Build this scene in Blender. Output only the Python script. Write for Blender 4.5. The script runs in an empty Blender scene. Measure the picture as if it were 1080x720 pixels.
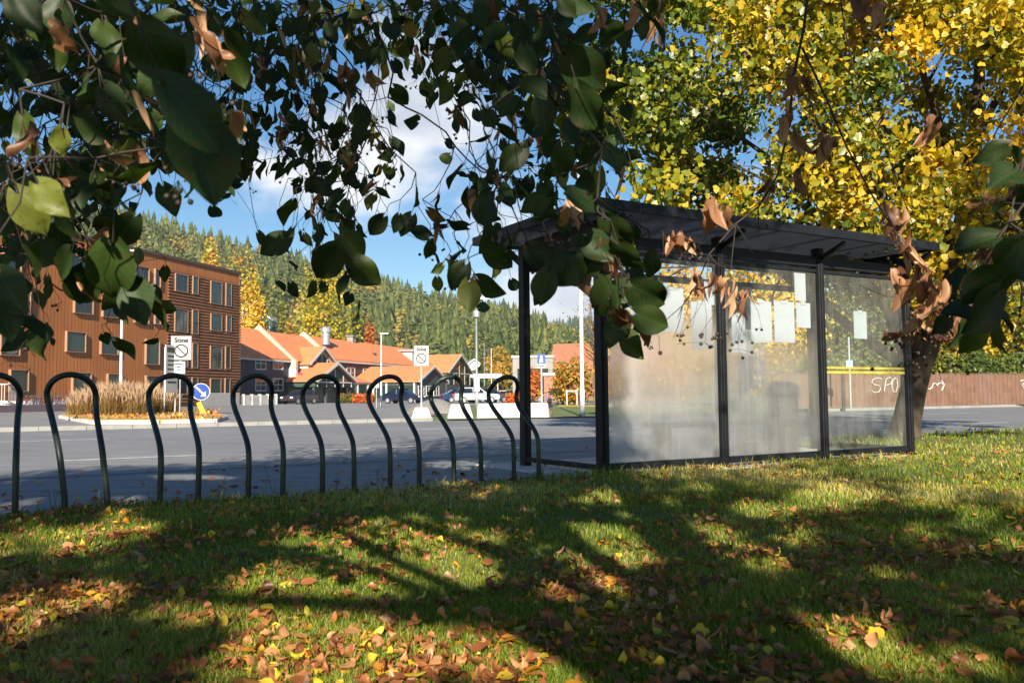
import bpy, bmesh, math, random
import numpy as np
from mathutils import Vector, Matrix, noise as mnoise
random.seed(7); RNG = np.random.default_rng(11)
SC = bpy.context.scene
COL = SC.collection
R = math.radians
PI = math.pi
# ------------------------------------------------------------------ camera
FPX = 900.0; HOR = 417.0; CAMH = 0.72
cam_d = bpy.data.cameras.new('camera'); cam = bpy.data.objects.new('camera', cam_d); COL.objects.link(cam)
cam_d.sensor_width = 36.0; cam_d.lens = FPX / 1080 * 36; cam_d.clip_end = 6000; cam_d.clip_start = 0.05
pitch = math.atan((HOR - 360) / FPX)
ROT = (Matrix.Rotation(PI / 2 + pitch, 3, 'X') @ Matrix.Rotation(R(-0.5), 3, 'Z'))
cam.matrix_world = Matrix.Translation((0, 0, CAMH)) @ ROT.to_4x4()
SC.camera = cam
cam_d.dof.use_dof = True; cam_d.dof.focus_distance = 8.5; cam_d.dof.aperture_fstop = 10.0
CO = Vector((0, 0, CAMH))
def ray(px, py): return (ROT @ Vector(((px - 540) / FPX, -(py - 360) / FPX, -1.0)))
def at(px, py, Y):
    d = ray(px, py); return CO + d * (Y / d.y)
def G(px, py, z=0.0):
    d = ray(px, py); return CO + d * ((z - CAMH) / d.z)
def plane_hit(px, py, p0, n):
    d = ray(px, py); return CO + d * ((p0 - CO).dot(n) / d.dot(n))
RT = np.array(ROT.transposed())
def to_px(P):
    Q = (np.asarray(P) - np.array([0, 0, CAMH])) @ RT.T
    w = -Q[:, 2]
    return np.stack([540 + FPX * Q[:, 0] / w, 360 - FPX * Q[:, 1] / w, w], 1)
# ------------------------------------------------------------------ tagging
def tag(o, label=None, cat=None, group=None, kind=None):
    if label: o['label'] = label
    if cat: o['category'] = cat
    if group: o['group'] = group
    if kind: o['kind'] = kind
    return o
def thing(name, label, cat, loc=(0, 0, 0), rz=0.0, group=None):
    o = bpy.data.objects.new(name, None); COL.objects.link(o)
    o.empty_display_size = .2
    o.location = loc; o.rotation_euler = (0, 0, rz)
    return tag(o, label, cat, group)
def copy_tree(o, parent=None):
    c = o.copy(); COL.objects.link(c)
    if parent: c.parent = parent
    for ch in list(o.children): copy_tree(ch, c)
    return c
# ------------------------------------------------------------------ mesh builder
class MB:
    def __init__(s): s.v = []; s.f = []
    def add(s, vs, fs):
        b = len(s.v); s.v += [tuple(p) for p in vs]; s.f += [tuple(b + i for i in f) for f in fs]; return s
    def box(s, x0, x1, y0, y1, z0, z1, M=None):
        vs = [Vector((x, y, z)) for z in (z0, z1) for y in (y0, y1) for x in (x0, x1)]
        if M: vs = [M @ p for p in vs]
        return s.add(vs, [(0, 2, 3, 1), (4, 5, 7, 6), (0, 1, 5, 4), (2, 6, 7, 3), (0, 4, 6, 2), (1, 3, 7, 5)])
    def bar(s, a, b, w, h, up=Vector((0, 0, 1))):
        a = Vector(a); b = Vector(b); d = (b - a).normalized(); x = d.cross(up)
        if x.length < 1e-4: x = Vector((1, 0, 0))
        x.normalize(); y = x.cross(d)
        vs = [p + x * (w / 2 * i) + y * (h / 2 * j) for p in (a, b) for i, j in ((-1, -1), (1, -1), (1, 1), (-1, 1))]
        return s.add(vs, [(3, 2, 1, 0), (4, 5, 6, 7), (0, 1, 5, 4), (1, 2, 6, 5), (2, 3, 7, 6), (3, 0, 4, 7)])
    def tube(s, pts, r, n=8, caps=True):
        pts = [Vector(p) for p in pts]; m = len(pts)
        rs = r if isinstance(r, (list, tuple)) else [r] * m
        vs = []; prev = None
        for i in range(m):
            t = (pts[min(i + 1, m - 1)] - pts[max(i - 1, 0)]).normalized()
            if prev is None:
                a = t.orthogonal().normalized()
            else:
                a = (prev - t * prev.dot(t))
                a = a.normalized() if a.length > 1e-6 else t.orthogonal().normalized()
            prev = a; b = t.cross(a)
            for k in range(n):
                q = 2 * PI * k / n; vs.append(pts[i] + (a * math.cos(q) + b * math.sin(q)) * rs[i])
        fs = [(i * n + k, i * n + (k + 1) % n, (i + 1) * n + (k + 1) % n, (i + 1) * n + k) for i in range(m - 1) for k in range(n)]
        if caps: fs += [tuple(range(n - 1, -1, -1)), tuple((m - 1) * n + k for k in range(n))]
        return s.add(vs, fs)
    def prism(s, poly, z0, z1):
        n = len(poly)
        if sum(poly[i][0] * poly[(i + 1) % n][1] - poly[(i + 1) % n][0] * poly[i][1] for i in range(n)) < 0: poly = poly[::-1]
        vs = [(p[0], p[1], z0) for p in poly] + [(p[0], p[1], z1) for p in poly]
        return s.add(vs, [tuple(range(n - 1, -1, -1)), tuple(range(n, 2 * n))] + [(i, (i + 1) % n, n + (i + 1) % n, n + i) for i in range(n)])
    def extr(s, poly, axis_vec):
        """planar 3D polygon extruded along a vector"""
        n = len(poly); a = [Vector(p) for p in poly]; e = Vector(axis_vec)
        return s.add(a + [p + e for p in a], [tuple(range(n - 1, -1, -1)), tuple(range(n, 2 * n))] + [(i, (i + 1) % n, n + (i + 1) % n, n + i) for i in range(n)])
    def lathe(s, prof, n=16, c=(0, 0)):
        m = len(prof); vs = [(c[0] + r * math.cos(2 * PI * k / n), c[1] + r * math.sin(2 * PI * k / n), z) for r, z in prof for k in range(n)]
        fs = [(i * n + k, i * n + (k + 1) % n, (i + 1) * n + (k + 1) % n, (i + 1) * n + k) for i in range(m - 1) for k in range(n)]
        fs += [tuple(range(n - 1, -1, -1)), tuple((m - 1) * n + k for k in range(n))]
        return s.add(vs, fs)
    def build(s, name, m=None, parent=None, smooth=False, bevel=0.0):
        me = bpy.data.meshes.new(name); me.from_pydata(s.v, [], s.f)
        if bevel or True:
            bm = bmesh.new(); bm.from_mesh(me); bmesh.ops.recalc_face_normals(bm, faces=bm.faces)
            if bevel: bmesh.ops.bevel(bm, geom=list(bm.edges), offset=bevel, segments=1, affect='EDGES', clamp_overlap=True)
            bm.to_mesh(me); bm.free()
        if m: me.materials.append(m)
        if smooth:
            me.polygons.foreach_set('use_smooth', [True] * len(me.polygons))
        o = bpy.data.objects.new(name, me); COL.objects.link(o)
        if parent: o.parent = parent
        return o
def np_mesh(name, V, faces, m=None, parent=None, tint=None, leafco=None, smooth=False):
    """faces: int array (M,k) all the same size, or list of such arrays"""
    if not isinstance(faces, list): faces = [faces]
    me = bpy.data.meshes.new(name); V = np.asarray(V, np.float32)
    me.vertices.add(len(V)); me.vertices.foreach_set('co', V.ravel())
    loops = np.concatenate([f.ravel() for f in faces]).astype(np.int32)
    tot = np.concatenate([np.full(len(f), f.shape[1], np.int32) for f in faces])
    st = np.concatenate([[0], np.cumsum(tot)[:-1]]).astype(np.int32)
    me.loops.add(len(loops)); me.loops.foreach_set('vertex_index', loops)
    me.polygons.add(len(tot)); me.polygons.foreach_set('loop_start', st); me.polygons.foreach_set('loop_total', tot)
    if smooth: me.polygons.foreach_set('use_smooth', np.ones(len(tot), bool))
    me.update(calc_edges=True); me.validate()
    if tint is not None:
        a = me.attributes.new('tint', 'FLOAT', 'FACE'); a.data.foreach_set('value', np.asarray(tint, np.float32))
    if leafco is not None:
        a = me.attributes.new('leafco', 'FLOAT_VECTOR', 'POINT'); a.data.foreach_set('vector', np.asarray(leafco, np.float32).ravel())
    if m: me.materials.append(m)
    o = bpy.data.objects.new(name, me); COL.objects.link(o)
    if parent: o.parent = parent
    return o
def text_mesh(txt, size, bold=0.0):
    cu = bpy.data.curves.new('lettering', 'FONT'); cu.body = txt; cu.size = size; cu.align_x = 'CENTER'; cu.align_y = 'CENTER'
    cu.extrude = 0.004; cu.offset = bold
    o = bpy.data.objects.new('lettering', cu); COL.objects.link(o)
    dg = bpy.context.evaluated_depsgraph_get(); dg.update()
    me = bpy.data.meshes.new_from_object(o.evaluated_get(dg))
    bpy.data.objects.remove(o); bpy.data.curves.remove(cu)
    return me
# ------------------------------------------------------------------ materials
def newmat(name):
    m = bpy.data.materials.new(name); m.use_nodes = True
    nt = m.node_tree; b = nt.nodes['Principled BSDF']; return m, nt, b
def NN(nt, t, **kw):
    n = nt.nodes.new(t)
    for k, v in kw.items():
        if k in n.inputs.keys() if isinstance(k, str) else False: n.inputs[k].default_value = v
        else: setattr(n, k, v)
    return n
def c4(c): return (c[0], c[1], c[2], 1.0)
def mix_c(nt, fac, a, b):
    n = nt.nodes.new('ShaderNodeMix'); n.data_type = 'RGBA'
    for sock, val in ((n.inputs[0], fac), (n.inputs[6], a), (n.inputs[7], b)):
        if hasattr(val, 'is_output'): nt.links.new(val, sock)
        elif isinstance(val, (int, float)): sock.default_value = val
        else: sock.default_value = c4(val)
    return n.outputs[2]
def ramp(nt, fac, stops, interp='LINEAR'):
    n = nt.nodes.new('ShaderNodeValToRGB'); n.color_ramp.interpolation = interp
    e = n.color_ramp.elements
    while len(e) < len(stops): e.new(0.5)
    for i, (p, c) in enumerate(stops):
        e[i].position = p; e[i].color = c4(c) if not isinstance(c, (int, float)) else (c, c, c, 1)
    if fac is not None: nt.links.new(fac, n.inputs[0])
    return n.outputs[0]
def noise(nt, scale, detail=4, rough=.55, vec=None, dim='3D'):
    n = nt.nodes.new('ShaderNodeTexNoise'); n.inputs['Scale'].default_value = scale; n.inputs['Detail'].default_value = detail; n.inputs['Roughness'].default_value = rough
    if vec is not None: nt.links.new(vec, n.inputs['Vector'])
    return n.outputs['Fac']
def objco(nt, kind='Object'):
    return nt.nodes.new('ShaderNodeTexCoord').outputs[kind]
def mapping(nt, vec, scale=(1, 1, 1), rot=(0, 0, 0)):
    n = nt.nodes.new('ShaderNodeMapping'); nt.links.new(vec, n.inputs[0]); n.inputs['Scale'].default_value = scale; n.inputs['Rotation'].default_value = rot
    return n.outputs[0]
def bump(nt, b, h, strength=.3, dist=.02):
    n = nt.nodes.new('ShaderNodeBump'); n.inputs['Strength'].default_value = strength; n.inputs['Distance'].default_value = dist
    nt.links.new(h, n.inputs['Height']); nt.links.new(n.outputs[0], b.inputs['Normal'])
def M_(name, col, rough=.6, metal=0.0, var=.25, scale=6.0, bmp=0.0, bscale=40.0, spec=.5, dirt=None):
    m, nt, b = newmat(name); co = objco(nt)
    f = noise(nt, scale, 5, .6, co)
    f2 = ramp(nt, f, [(.3, 0.0), (.7, 1.0)])
    lo = [c * (1 - var) for c in col]; hi = [min(1, c * (1 + var)) for c in col]
    out = mix_c(nt, f2, lo, hi)
    if dirt:
        g = ramp(nt, noise(nt, scale * .35, 6, .7, co), [(.48, 0.0), (.68, 1.0)])
        out = mix_c(nt, g, out, dirt)
    nt.links.new(out, b.inputs['Base Color'])
    b.inputs['Roughness'].default_value = rough; b.inputs['Metallic'].default_value = metal; b.inputs['Specular IOR Level'].default_value = spec
    if bmp: bump(nt, b, noise(nt, bscale, 4, .6, co), bmp, .01)
    return m
def leafmat(name, stops, transl=.35, gloss=.06, veins=False, rough=.45, back=None):
    m = bpy.data.materials.new(name); m.use_nodes = True; nt = m.node_tree
    for n in list(nt.nodes): nt.nodes.remove(n)
    out = nt.nodes.new('ShaderNodeOutputMaterial')
    at_ = nt.nodes.new('ShaderNodeAttribute'); at_.attribute_name = 'tint'
    c = ramp(nt, at_.outputs['Fac'], stops)
    if veins:
        lc = nt.nodes.new('ShaderNodeAttribute'); lc.attribute_name = 'leafco'
        sp = nt.nodes.new('ShaderNodeSeparateXYZ'); nt.links.new(lc.outputs['Vector'], sp.inputs[0])
        def mth(op, a, b=None):
            n = nt.nodes.new('ShaderNodeMath'); n.operation = op
            for i, v in enumerate((a, b)):
                if v is None: continue
                if hasattr(v, 'is_output'): nt.links.new(v, n.inputs[i])
                else: n.inputs[i].default_value = v
            return n.outputs[0]
        ax = mth('ABSOLUTE', sp.outputs[0])
        mid = mth('LESS_THAN', ax, .018)
        fr = mth('FRACT', mth('MULTIPLY', mth('SUBTRACT', sp.outputs[1], mth('MULTIPLY', ax, .9)), 6.5))
        sv = mth('LESS_THAN', fr, .13)
        vv = mth('MULTIPLY', mth('MAXIMUM', mid, sv), .55)
        light = nt.nodes.new('ShaderNodeMix'); light.data_type = 'RGBA'; light.blend_type = 'SCREEN'
        light.inputs[0].default_value = 1; nt.links.new(c, light.inputs[6]); light.inputs[7].default_value = (.022, .03, .01, 1)
        c0 = mix_c(nt, vv, c, light.outputs[2])
        sp2 = ramp(nt, noise(nt, 5.0, 4, .6, lc.outputs['Vector']), [(.54, 0.0), (.66, 1.0)])
        c = mix_c(nt, mth('MULTIPLY', sp2, .7), c0, (.06, .035, .012))
    d = nt.nodes.new('ShaderNodeBsdfDiffuse'); nt.links.new(c, d.inputs[0])
    t = nt.nodes.new('ShaderNodeBsdfTranslucent')
    br = nt.nodes.new('ShaderNodeHueSaturation'); br.inputs['Saturation'].default_value = 1.1; br.inputs['Value'].default_value = 1.4
    nt.links.new(c, br.inputs['Color']); nt.links.new(br.outputs[0], t.inputs[0])
    mx = nt.nodes.new('ShaderNodeMixShader'); mx.inputs[0].default_value = transl
    nt.links.new(d.outputs[0], mx.inputs[1]); nt.links.new(t.outputs[0], mx.inputs[2])
    g = nt.nodes.new('ShaderNodeBsdfGlossy'); g.inputs['Roughness'].default_value = rough; g.inputs[0].default_value = (.9, .9, .9, 1)
    mx2 = nt.nodes.new('ShaderNodeMixShader'); mx2.inputs[0].default_value = gloss
    nt.links.new(mx.outputs[0], mx2.inputs[1]); nt.links.new(g.outputs[0], mx2.inputs[2])
    nt.links.new(mx2.outputs[0], out.inputs[0])
    return m
# ------------------------------------------------------------------ sun, sky
SUN_AZ, SUN_EL = R(181.0), R(26.0)
SUNV = Vector((math.sin(SUN_AZ) * math.cos(SUN_EL), math.cos(SUN_AZ) * math.cos(SUN_EL), math.sin(SUN_EL)))
sd = bpy.data.lights.new('sun', 'SUN'); sd.energy = 5.0; sd.angle = R(.5); sd.color = (1.0, .90, .74)
so = bpy.data.objects.new('sun', sd); COL.objects.link(so); so.rotation_euler = (-SUNV).to_track_quat('-Z', 'Y').to_euler(); so.location = (0, -20, 30)
w = bpy.data.worlds.new('World'); SC.world = w; w.use_nodes = True
nt = w.node_tree; bg = nt.nodes['Background']
sky = nt.nodes.new('ShaderNodeTexSky'); sky.sky_type = 'NISHITA'; sky.sun_disc = False
sky.sun_elevation = SUN_EL; sky.sun_rotation = SUN_AZ; sky.ozone_density = 2.2; sky.air_density = 1.0; sky.dust_density = .4
tc = nt.nodes.new('ShaderNodeTexCoord').outputs['Generated']
def wm(op, a, b=None, c=None):
    n = nt.nodes.new('ShaderNodeMath'); n.operation = op
    for i, v in enumerate((a, b, c)):
        if v is None: continue
        if hasattr(v, 'is_output'): nt.links.new(v, n.inputs[i])
        else: n.inputs[i].default_value = v
    return n.outputs[0]
blob = None
for px, py, rad, st in ((425, 125, .15, .62), (285, 178, .10, .5), (600, 322, .10, .5), (380, 200, .10, .36), (500, 312, .12, .3), (800, 200, .4, .3), (560, 250, .1, .2)):
    d = ray(px, py).normalized()
    vm = nt.nodes.new('ShaderNodeVectorMath'); vm.operation = 'DISTANCE'; nt.links.new(tc, vm.inputs[0]); vm.inputs[1].default_value = d
    mr = nt.nodes.new('ShaderNodeMapRange'); mr.inputs[1].default_value = rad; mr.inputs[2].default_value = 0.0; mr.inputs[3].default_value = 0; mr.inputs[4].default_value = st
    nt.links.new(vm.outputs['Value'], mr.inputs[0])
    blob = mr.outputs[0] if blob is None else wm('ADD', blob, mr.outputs[0])
mp = mapping(nt, tc, (1, 1, 2.0))
nz = noise(nt, 6.5, 8, .58, mp)
cl = wm('ADD', wm('SUBTRACT', nz, .5), blob)
clr = ramp(nt, cl, [(.20, 0.0), (.52, 1.0)], 'EASE')
shade = ramp(nt, noise(nt, 11, 5, .5, mp), [(.35, (5.2, 5.6, 6.4)), (.65, (8.6, 8.6, 8.7))])
gam = nt.nodes.new('ShaderNodeHueSaturation'); gam.inputs['Saturation'].default_value = 1.38; gam.inputs['Value'].default_value = 1.0
nt.links.new(sky.outputs[0], gam.inputs['Color'])
mixc = mix_c(nt, wm('MULTIPLY', clr, .92), gam.outputs[0], shade)
nt.links.new(mixc, bg.inputs[0]); bg.inputs[1].default_value = .054
SC.view_settings.view_transform = 'Standard'; SC.view_settings.look = 'None'; SC.view_settings.exposure = 1.25; SC.view_settings.gamma = 1.0
SC.render.engine = 'CYCLES'
cy = SC.cycles; cy.use_denoising = True; cy.max_bounces = 8; cy.transparent_max_bounces = 16; cy.diffuse_bounces = 3; cy.glossy_bounces = 3; cy.transmission_bounces = 6
cy.caustics_reflective = False; cy.caustics_refractive = False; cy.sample_clamp_indirect = 6.0
# ------------------------------------------------------------------ frames
PA = G(636, 502); PC = G(959, 480)
E1 = (PC - PA); SHL = E1.length; E1.normalize(); E2 = Vector((-E1.y, E1.x, 0)); ROADANG = math.atan2(E1.y, E1.x)
def S(a, b, z=0.0): return PA + E1 * a + E2 * b + Vector((0, 0, z - PA.z))
# ------------------------------------------------------------------ materials of the setting
def asphalt(name, col, var=.42, patch=None):
    m, nt, b = newmat(name); co = objco(nt)
    f = noise(nt, .35, 6, .6, co); g = noise(nt, 90, 3, .7, co)
    c = mix_c(nt, ramp(nt, f, [(.3, 0.0), (.7, 1.0)]), [x * (1 - var) for x in col], [x * (1 + var) for x in col])
    c = mix_c(nt, ramp(nt, g, [(.35, 0.0), (.75, 1.0)]), c, [x * 1.8 for x in col])
    cr = ramp(nt, noise(nt, 1.3, 8, .75, co), [(.485, 0.0), (.5, 1.0), (.515, 0.0)])
    nn = nt.nodes.new('ShaderNodeMath'); nn.operation = 'MULTIPLY'; nn.inputs[1].default_value = .55; nt.links.new(cr, nn.inputs[0])
    c = mix_c(nt, nn.outputs[0], c, [x * .45 for x in col])
    st = mapping(nt, co, (.5, 5, 1), (0, 0, -ROADANG))
    c = mix_c(nt, ramp(nt, noise(nt, .8, 3, .5, st), [(.45, 0.0), (.7, .8)]), c, [x * 1.6 for x in col])
    c = mix_c(nt, ramp(nt, noise(nt, 2.2, 5, .7, st), [(.52, 0.0), (.62, .75)]), c, [x * .62 for x in col])
    nt.links.new(c, b.inputs['Base Color']); b.inputs['Roughness'].default_value = .72; b.inputs['Specular IOR Level'].default_value = .45
    bump(nt, b, g, .35, .006); return m
m_road = asphalt('asphalt', (.135, .137, .142)); m_lot = asphalt('worn_asphalt', (.15, .147, .15)); m_red = asphalt('reddish_asphalt', (.16, .115, .115))
m_pave = asphalt('pavement_asphalt', (.125, .127, .132))
m_conc = M_('concrete', (.5, .49, .46), .85, var=.15, scale=3, bmp=.2, bscale=60, dirt=(.36, .35, .33))
m_pconc = M_('pale_concrete', (.24, .235, .225), .85, var=.1, scale=3, bmp=.15, bscale=50, dirt=(.17, .165, .155))
m_soil = M_('lawn_soil', (.09, .105, .025), .95, var=.4, scale=5, bmp=.5, bscale=50, dirt=(.12, .085, .04))
m_field = M_('far_lawn', (.08, .13, .03), .95, var=.35, scale=.8, dirt=(.16, .15, .05))
m_hill = M_('hill_soil', (.04, .06, .025), .95, var=.3, scale=.05)
m_paint = M_('road_paint', (.6, .6, .58), .7, var=.25, scale=14, dirt=(.3, .3, .31))
m_white = M_('white_metal', (.5, .51, .53), .4, var=.05, scale=3)
m_galv = M_('galvanised_metal', (.45, .47, .5), .4, .7, var=.15, scale=8)
m_black = M_('black_paint', (.018, .02, .022), .35, var=.3, scale=9)
m_dark = M_('dark_plastic', (.03, .03, .035), .5)
m_rubber = M_('rubber', (.02, .02, .02), .8)
# ------------------------------------------------------------------ ground
def sheet(name, pts, z, m, kind='structure'):
    o = MB().add([(p[0], p[1], z) for p in pts], [tuple(range(len(pts)))]).build(name, m); tag(o, kind=kind)
    if o.data.polygons[0].normal.z < 0:
        o.data.flip_normals()
    return o
sheet('ground', [(-900, -60), (1200, -60), (1200, 1500), (-900, 1500)], -.02, m_field)
NEARE, FARE = 2.9, 16.4
sheet('road', [S(-90, NEARE), S(90, NEARE), S(90, FARE), S(-90, FARE)], 0.0, m_road)
sheet('pavement', [S(-40, -.6), S(SHL + .35, -.6), S(SHL + .35, NEARE), S(-40, NEARE)], -.004, m_pave)
sheet('car_park', [S(-62, FARE), S(6, FARE), S(22, FARE + 34), S(80, 40), S(80, 120), S(-75, 120)], .004, m_lot)
sheet('side_road', [S(-62, FARE), S(-15.2, FARE), S(-24, FARE + 17), S(-36, FARE + 28), S(-62, FARE + 28)], .012, m_red)
sheet('verge', [S(6.6, FARE + .3), S(40, FARE + .3), S(40, FARE + 30), S(21, FARE + 30)], .02, m_field)
sheet('footway', [S(22, FARE + .35), S(90, FARE + .35), S(90, FARE + 3.2), S(22, FARE + 3.2)], .10, m_pconc)
mk = MB()
for a in np.arange(-40, 30, 3.0):
    mk.add([S(a, 5.15, .004), S(a + 1.5, 5.15, .004), S(a + 1.5, 5.27, .004), S(a, 5.27, .004)], [(0, 1, 2, 3)])
for a in np.arange(-60, 60, 9.0):
    mk.add([S(a, 10.9, .004), S(a + 3, 10.9, .004), S(a + 3, 11.02, .004), S(a, 11.02, .004)], [(0, 1, 2, 3)])
tag(mk.build('road_marking', m_paint), kind='structure')
kb = MB()
for a0, a1 in ((-14, 6), (22, 90)):
    M = Matrix.Translation(S(0, 0)) @ Matrix.Rotation(ROADANG, 4, 'Z')
    x = a0
    while x < a1 - .01:
        kb.box(x + .006, x + .994, FARE, FARE + .2, -.02, .10, M); x += 1.0
tag(kb.build('kerb', m_pconc), kind='structure')
# planting island beside the side road
isl = [G(*p) for p in ((64, 441), (100, 447.5), (170, 447), (226, 445.5), (238, 442), (222, 436), (190, 433), (110, 432.5), (80, 435))]
m_litter = M_('leaf_litter', (.42, .27, .05), .9, var=.35, scale=5, bmp=.6, bscale=18, dirt=(.13, .17, .03))
o = MB().prism([(p.x, p.y) for p in isl], -.02, .13).build('planting_bed', m_litter); tag(o, kind='structure')
kk = MB()
for i in range(len(isl)):
    a, b = isl[i], isl[(i + 1) % len(isl)]
    n = max(1, int((b - a).length)); 
    for k in range(n):
        kk.bar(a.lerp(b, k / n) + Vector((0, 0, .055)), a.lerp(b, (k + .985) / n) + Vector((0, 0, .055)), .16, .12)
tag(kk.build('bed_kerb', m_conc), kind='structure')
# shelter slab
o = MB().box(-.35, SHL + .2, -.12, 1.75, -.05, .012, Matrix.Translation(S(0, 0)) @ Matrix.Rotation(ROADANG, 4, 'Z')).build('shelter_slab', m_conc); tag(o, kind='structure')
# ------------------------------------------------------------------ hills
RID = [(-700, 180), (-200, 210), (0, 224), (110, 235), (160, 240), (205, 251), (250, 259), (300, 266), (360, 283), (400, 291), (450, 303), (500, 315), (540, 322), (570, 331), (600, 344), (640, 362), (720, 400), (900, 420)]
def ridge_y(px): return np.interp(px, [a for a, b in RID], [b for a, b in RID])
R0, R1 = 175.0, 470.0
def smooth(t): t = np.clip(t, 0, 1); return t * t * (3 - 2 * t)
def hill_h(x, y):
    x = np.asarray(x, float); y = np.asarray(y, float); r = np.hypot(x, y)
    px = 540 + FPX * x / np.maximum(y, 1.0)
    top = (418.5 - ridge_y(px)) / FPX * R1
    h = np.maximum(top - 17, 0)
    return h * smooth((r - R0) / (R1 - R0)) ** .9
def far_h(x, y):
    px = 540 + FPX * x / np.maximum(y, 1.0); r = np.hypot(x, y)
    ty = np.interp(px, [300, 480, 575, 610, 680, 900, 1300], [420, 372, 345, 340, 343, 352, 340])
    return np.maximum((417 - ty) / FPX * 950 - 9, 0) * smooth((r - 620) / 330)
def polar(name, hf, az0, az1, r0, r1, na, nr):
    A = np.linspace(az0, az1, na); Rr = np.linspace(r0, r1, nr)
    a, r = np.meshgrid(A, Rr, indexing='ij'); x = r * np.sin(a); y = r * np.cos(a)
    z = hf(x, y) - .05
    V = np.stack([x, y, z], -1).reshape(-1, 3)
    i, j = np.meshgrid(np.arange(na - 1), np.arange(nr - 1), indexing='ij'); q = (i * nr + j).ravel()
    F = np.stack([q, q + 1, q + nr + 1, q + nr], 1)[:, ::-1]
    return tag(np_mesh(name, V, F, m_hill, smooth=True), kind='structure')
polar('hill', hill_h, R(-48), R(14), 170, 520, 60, 30)
polar('far_hill', far_h, R(-14), R(48), 610, 1050, 60, 24)
# conifers of the hill: one forest
def conifer_template(n=7, layers=7, seed=0):
    g = np.random.default_rng(seed); V = []; F = []
    for L in range(layers):
        t = L / layers; zb = .06 + .84 * t; zt = min(1.0, zb + .30 * (1 - .3 * t)); rad = .2 * (1 - t) ** .8 * g.uniform(.8, 1.15) + .012
        b = len(V); V.append((0, 0, zt)); k = n * 2; ph = g.uniform(0, 6)
        for i in range(k):
            rr = rad * (1.0 if i % 2 == 0 else .5) * g.uniform(.55, 1.25); a = ph + 2 * PI * i / k
            V.append((rr * math.cos(a), rr * math.sin(a), zb + (0 if i % 2 == 0 else .05) + g.uniform(-.02, .02)))
        F += [(b, b + 1 + i, b + 1 + (i + 1) % k) for i in range(k)]
    return np.array(V), np.array(F)
def broad_template(seed=0, n=230):
    g = np.random.default_rng(seed); V = []; F = []
    for i in range(n):
        d = g.normal(size=3); d /= np.linalg.norm(d); c = d * np.array([.26, .26, .42]) * g.uniform(.55, 1.0) * (1 + .25 * math.sin(5 * d[0] + seed) * math.cos(4 * d[2])) + np.array([0, 0, .55])
        s = g.uniform(.028, .055); nrm = d + g.normal(size=3) * .5; nrm /= np.linalg.norm(nrm); a = np.cross(nrm, [0.3, .2, 1]); a /= np.linalg.norm(a); b_ = np.cross(nrm, a)
        k = len(V)
        for q in range(4): V.append(c + s * (a * math.cos(q * PI / 2 + .4) + b_ * math.sin(q * PI / 2 + .4)))
        F += [(k, k + 1, k + 2), (k, k + 2, k + 3)]
    return np.array(V), np.array(F)
def scatter_forest(name, hf, az0, az1, r0, r1, n, hmin, hmax, broad_frac, m, seed, cond=None):
    g = np.random.default_rng(seed); cts = [conifer_template(6, 6, k) for k in range(6)]; bts = [broad_template(k) for k in range(5)]
    Vs = []; Fs = []; Ts = []; base = 0
    az = g.uniform(az0, az1, n); rr = np.sqrt(g.uniform(r0 ** 2, r1 ** 2, n)); X = rr * np.sin(az); Y = rr * np.cos(az); Z = hf(X, Y)
    for x, y, z in zip(X, Y, Z):
        if z < 3.0: continue
        nz = mnoise.noise(Vector((x * .02, y * .02, 3.3)))
        br = g.random() < broad_frac * (1 + 2.2 * nz)
        V, F = bts[g.integers(5)] if br else cts[g.integers(6)]
        h = g.uniform(hmin, hmax) * (.75 if br else 1); wd = h * g.uniform(.85, 1.25) * (1.15 if br else 1.0); q = g.uniform(0, 6.28); c, s_ = math.cos(q), math.sin(q)
        P = np.stack([(V[:, 0] * c - V[:, 1] * s_) * wd + x, (V[:, 0] * s_ + V[:, 1] * c) * wd + y, V[:, 2] * h + z - .4], 1)
        Vs.append(P); Fs.append(F + base); base += len(V)
        q0 = g.random(); tcen = (g.uniform(.68, 1.0) if q0 < .13 else (g.uniform(.42, .62) if q0 < .4 else g.uniform(.1, .45))) if br else g.uniform(0, .42)
        Ts.append(np.clip(tcen + g.normal(0, .07 if br else .11, len(F)), 0, .7 if not br else 1))
    return tag(np_mesh(name, np.concatenate(Vs), np.concatenate(Fs), m, tint=np.concatenate(Ts)), kind='stuff')
m_forest = leafmat('forest_foliage', [(0, (.045, .065, .024)), (.2, (.078, .105, .034)), (.45, (.14, .155, .05)), (.6, (.19, .185, .055)), (.75, (.26, .21, .05)), (.9, (.38, .27, .04)), (1, (.2, .13, .07))], .2, .0)
scatter_forest('forest', hill_h, R(-44), R(9), R0, R1 + 6, 5600, 9, 18, .5, m_forest, 5)
m_forest2 = leafmat('far_forest_foliage', [(0, (.03, .06, .035)), (.45, (.05, .085, .045)), (.75, (.12, .13, .05)), (1, (.2, .16, .05))], .2, .0)
scatter_forest('far_forest', far_h, R(-4), R(40), 640, 985, 2600, 13, 20, .1, m_forest2, 6)
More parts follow.
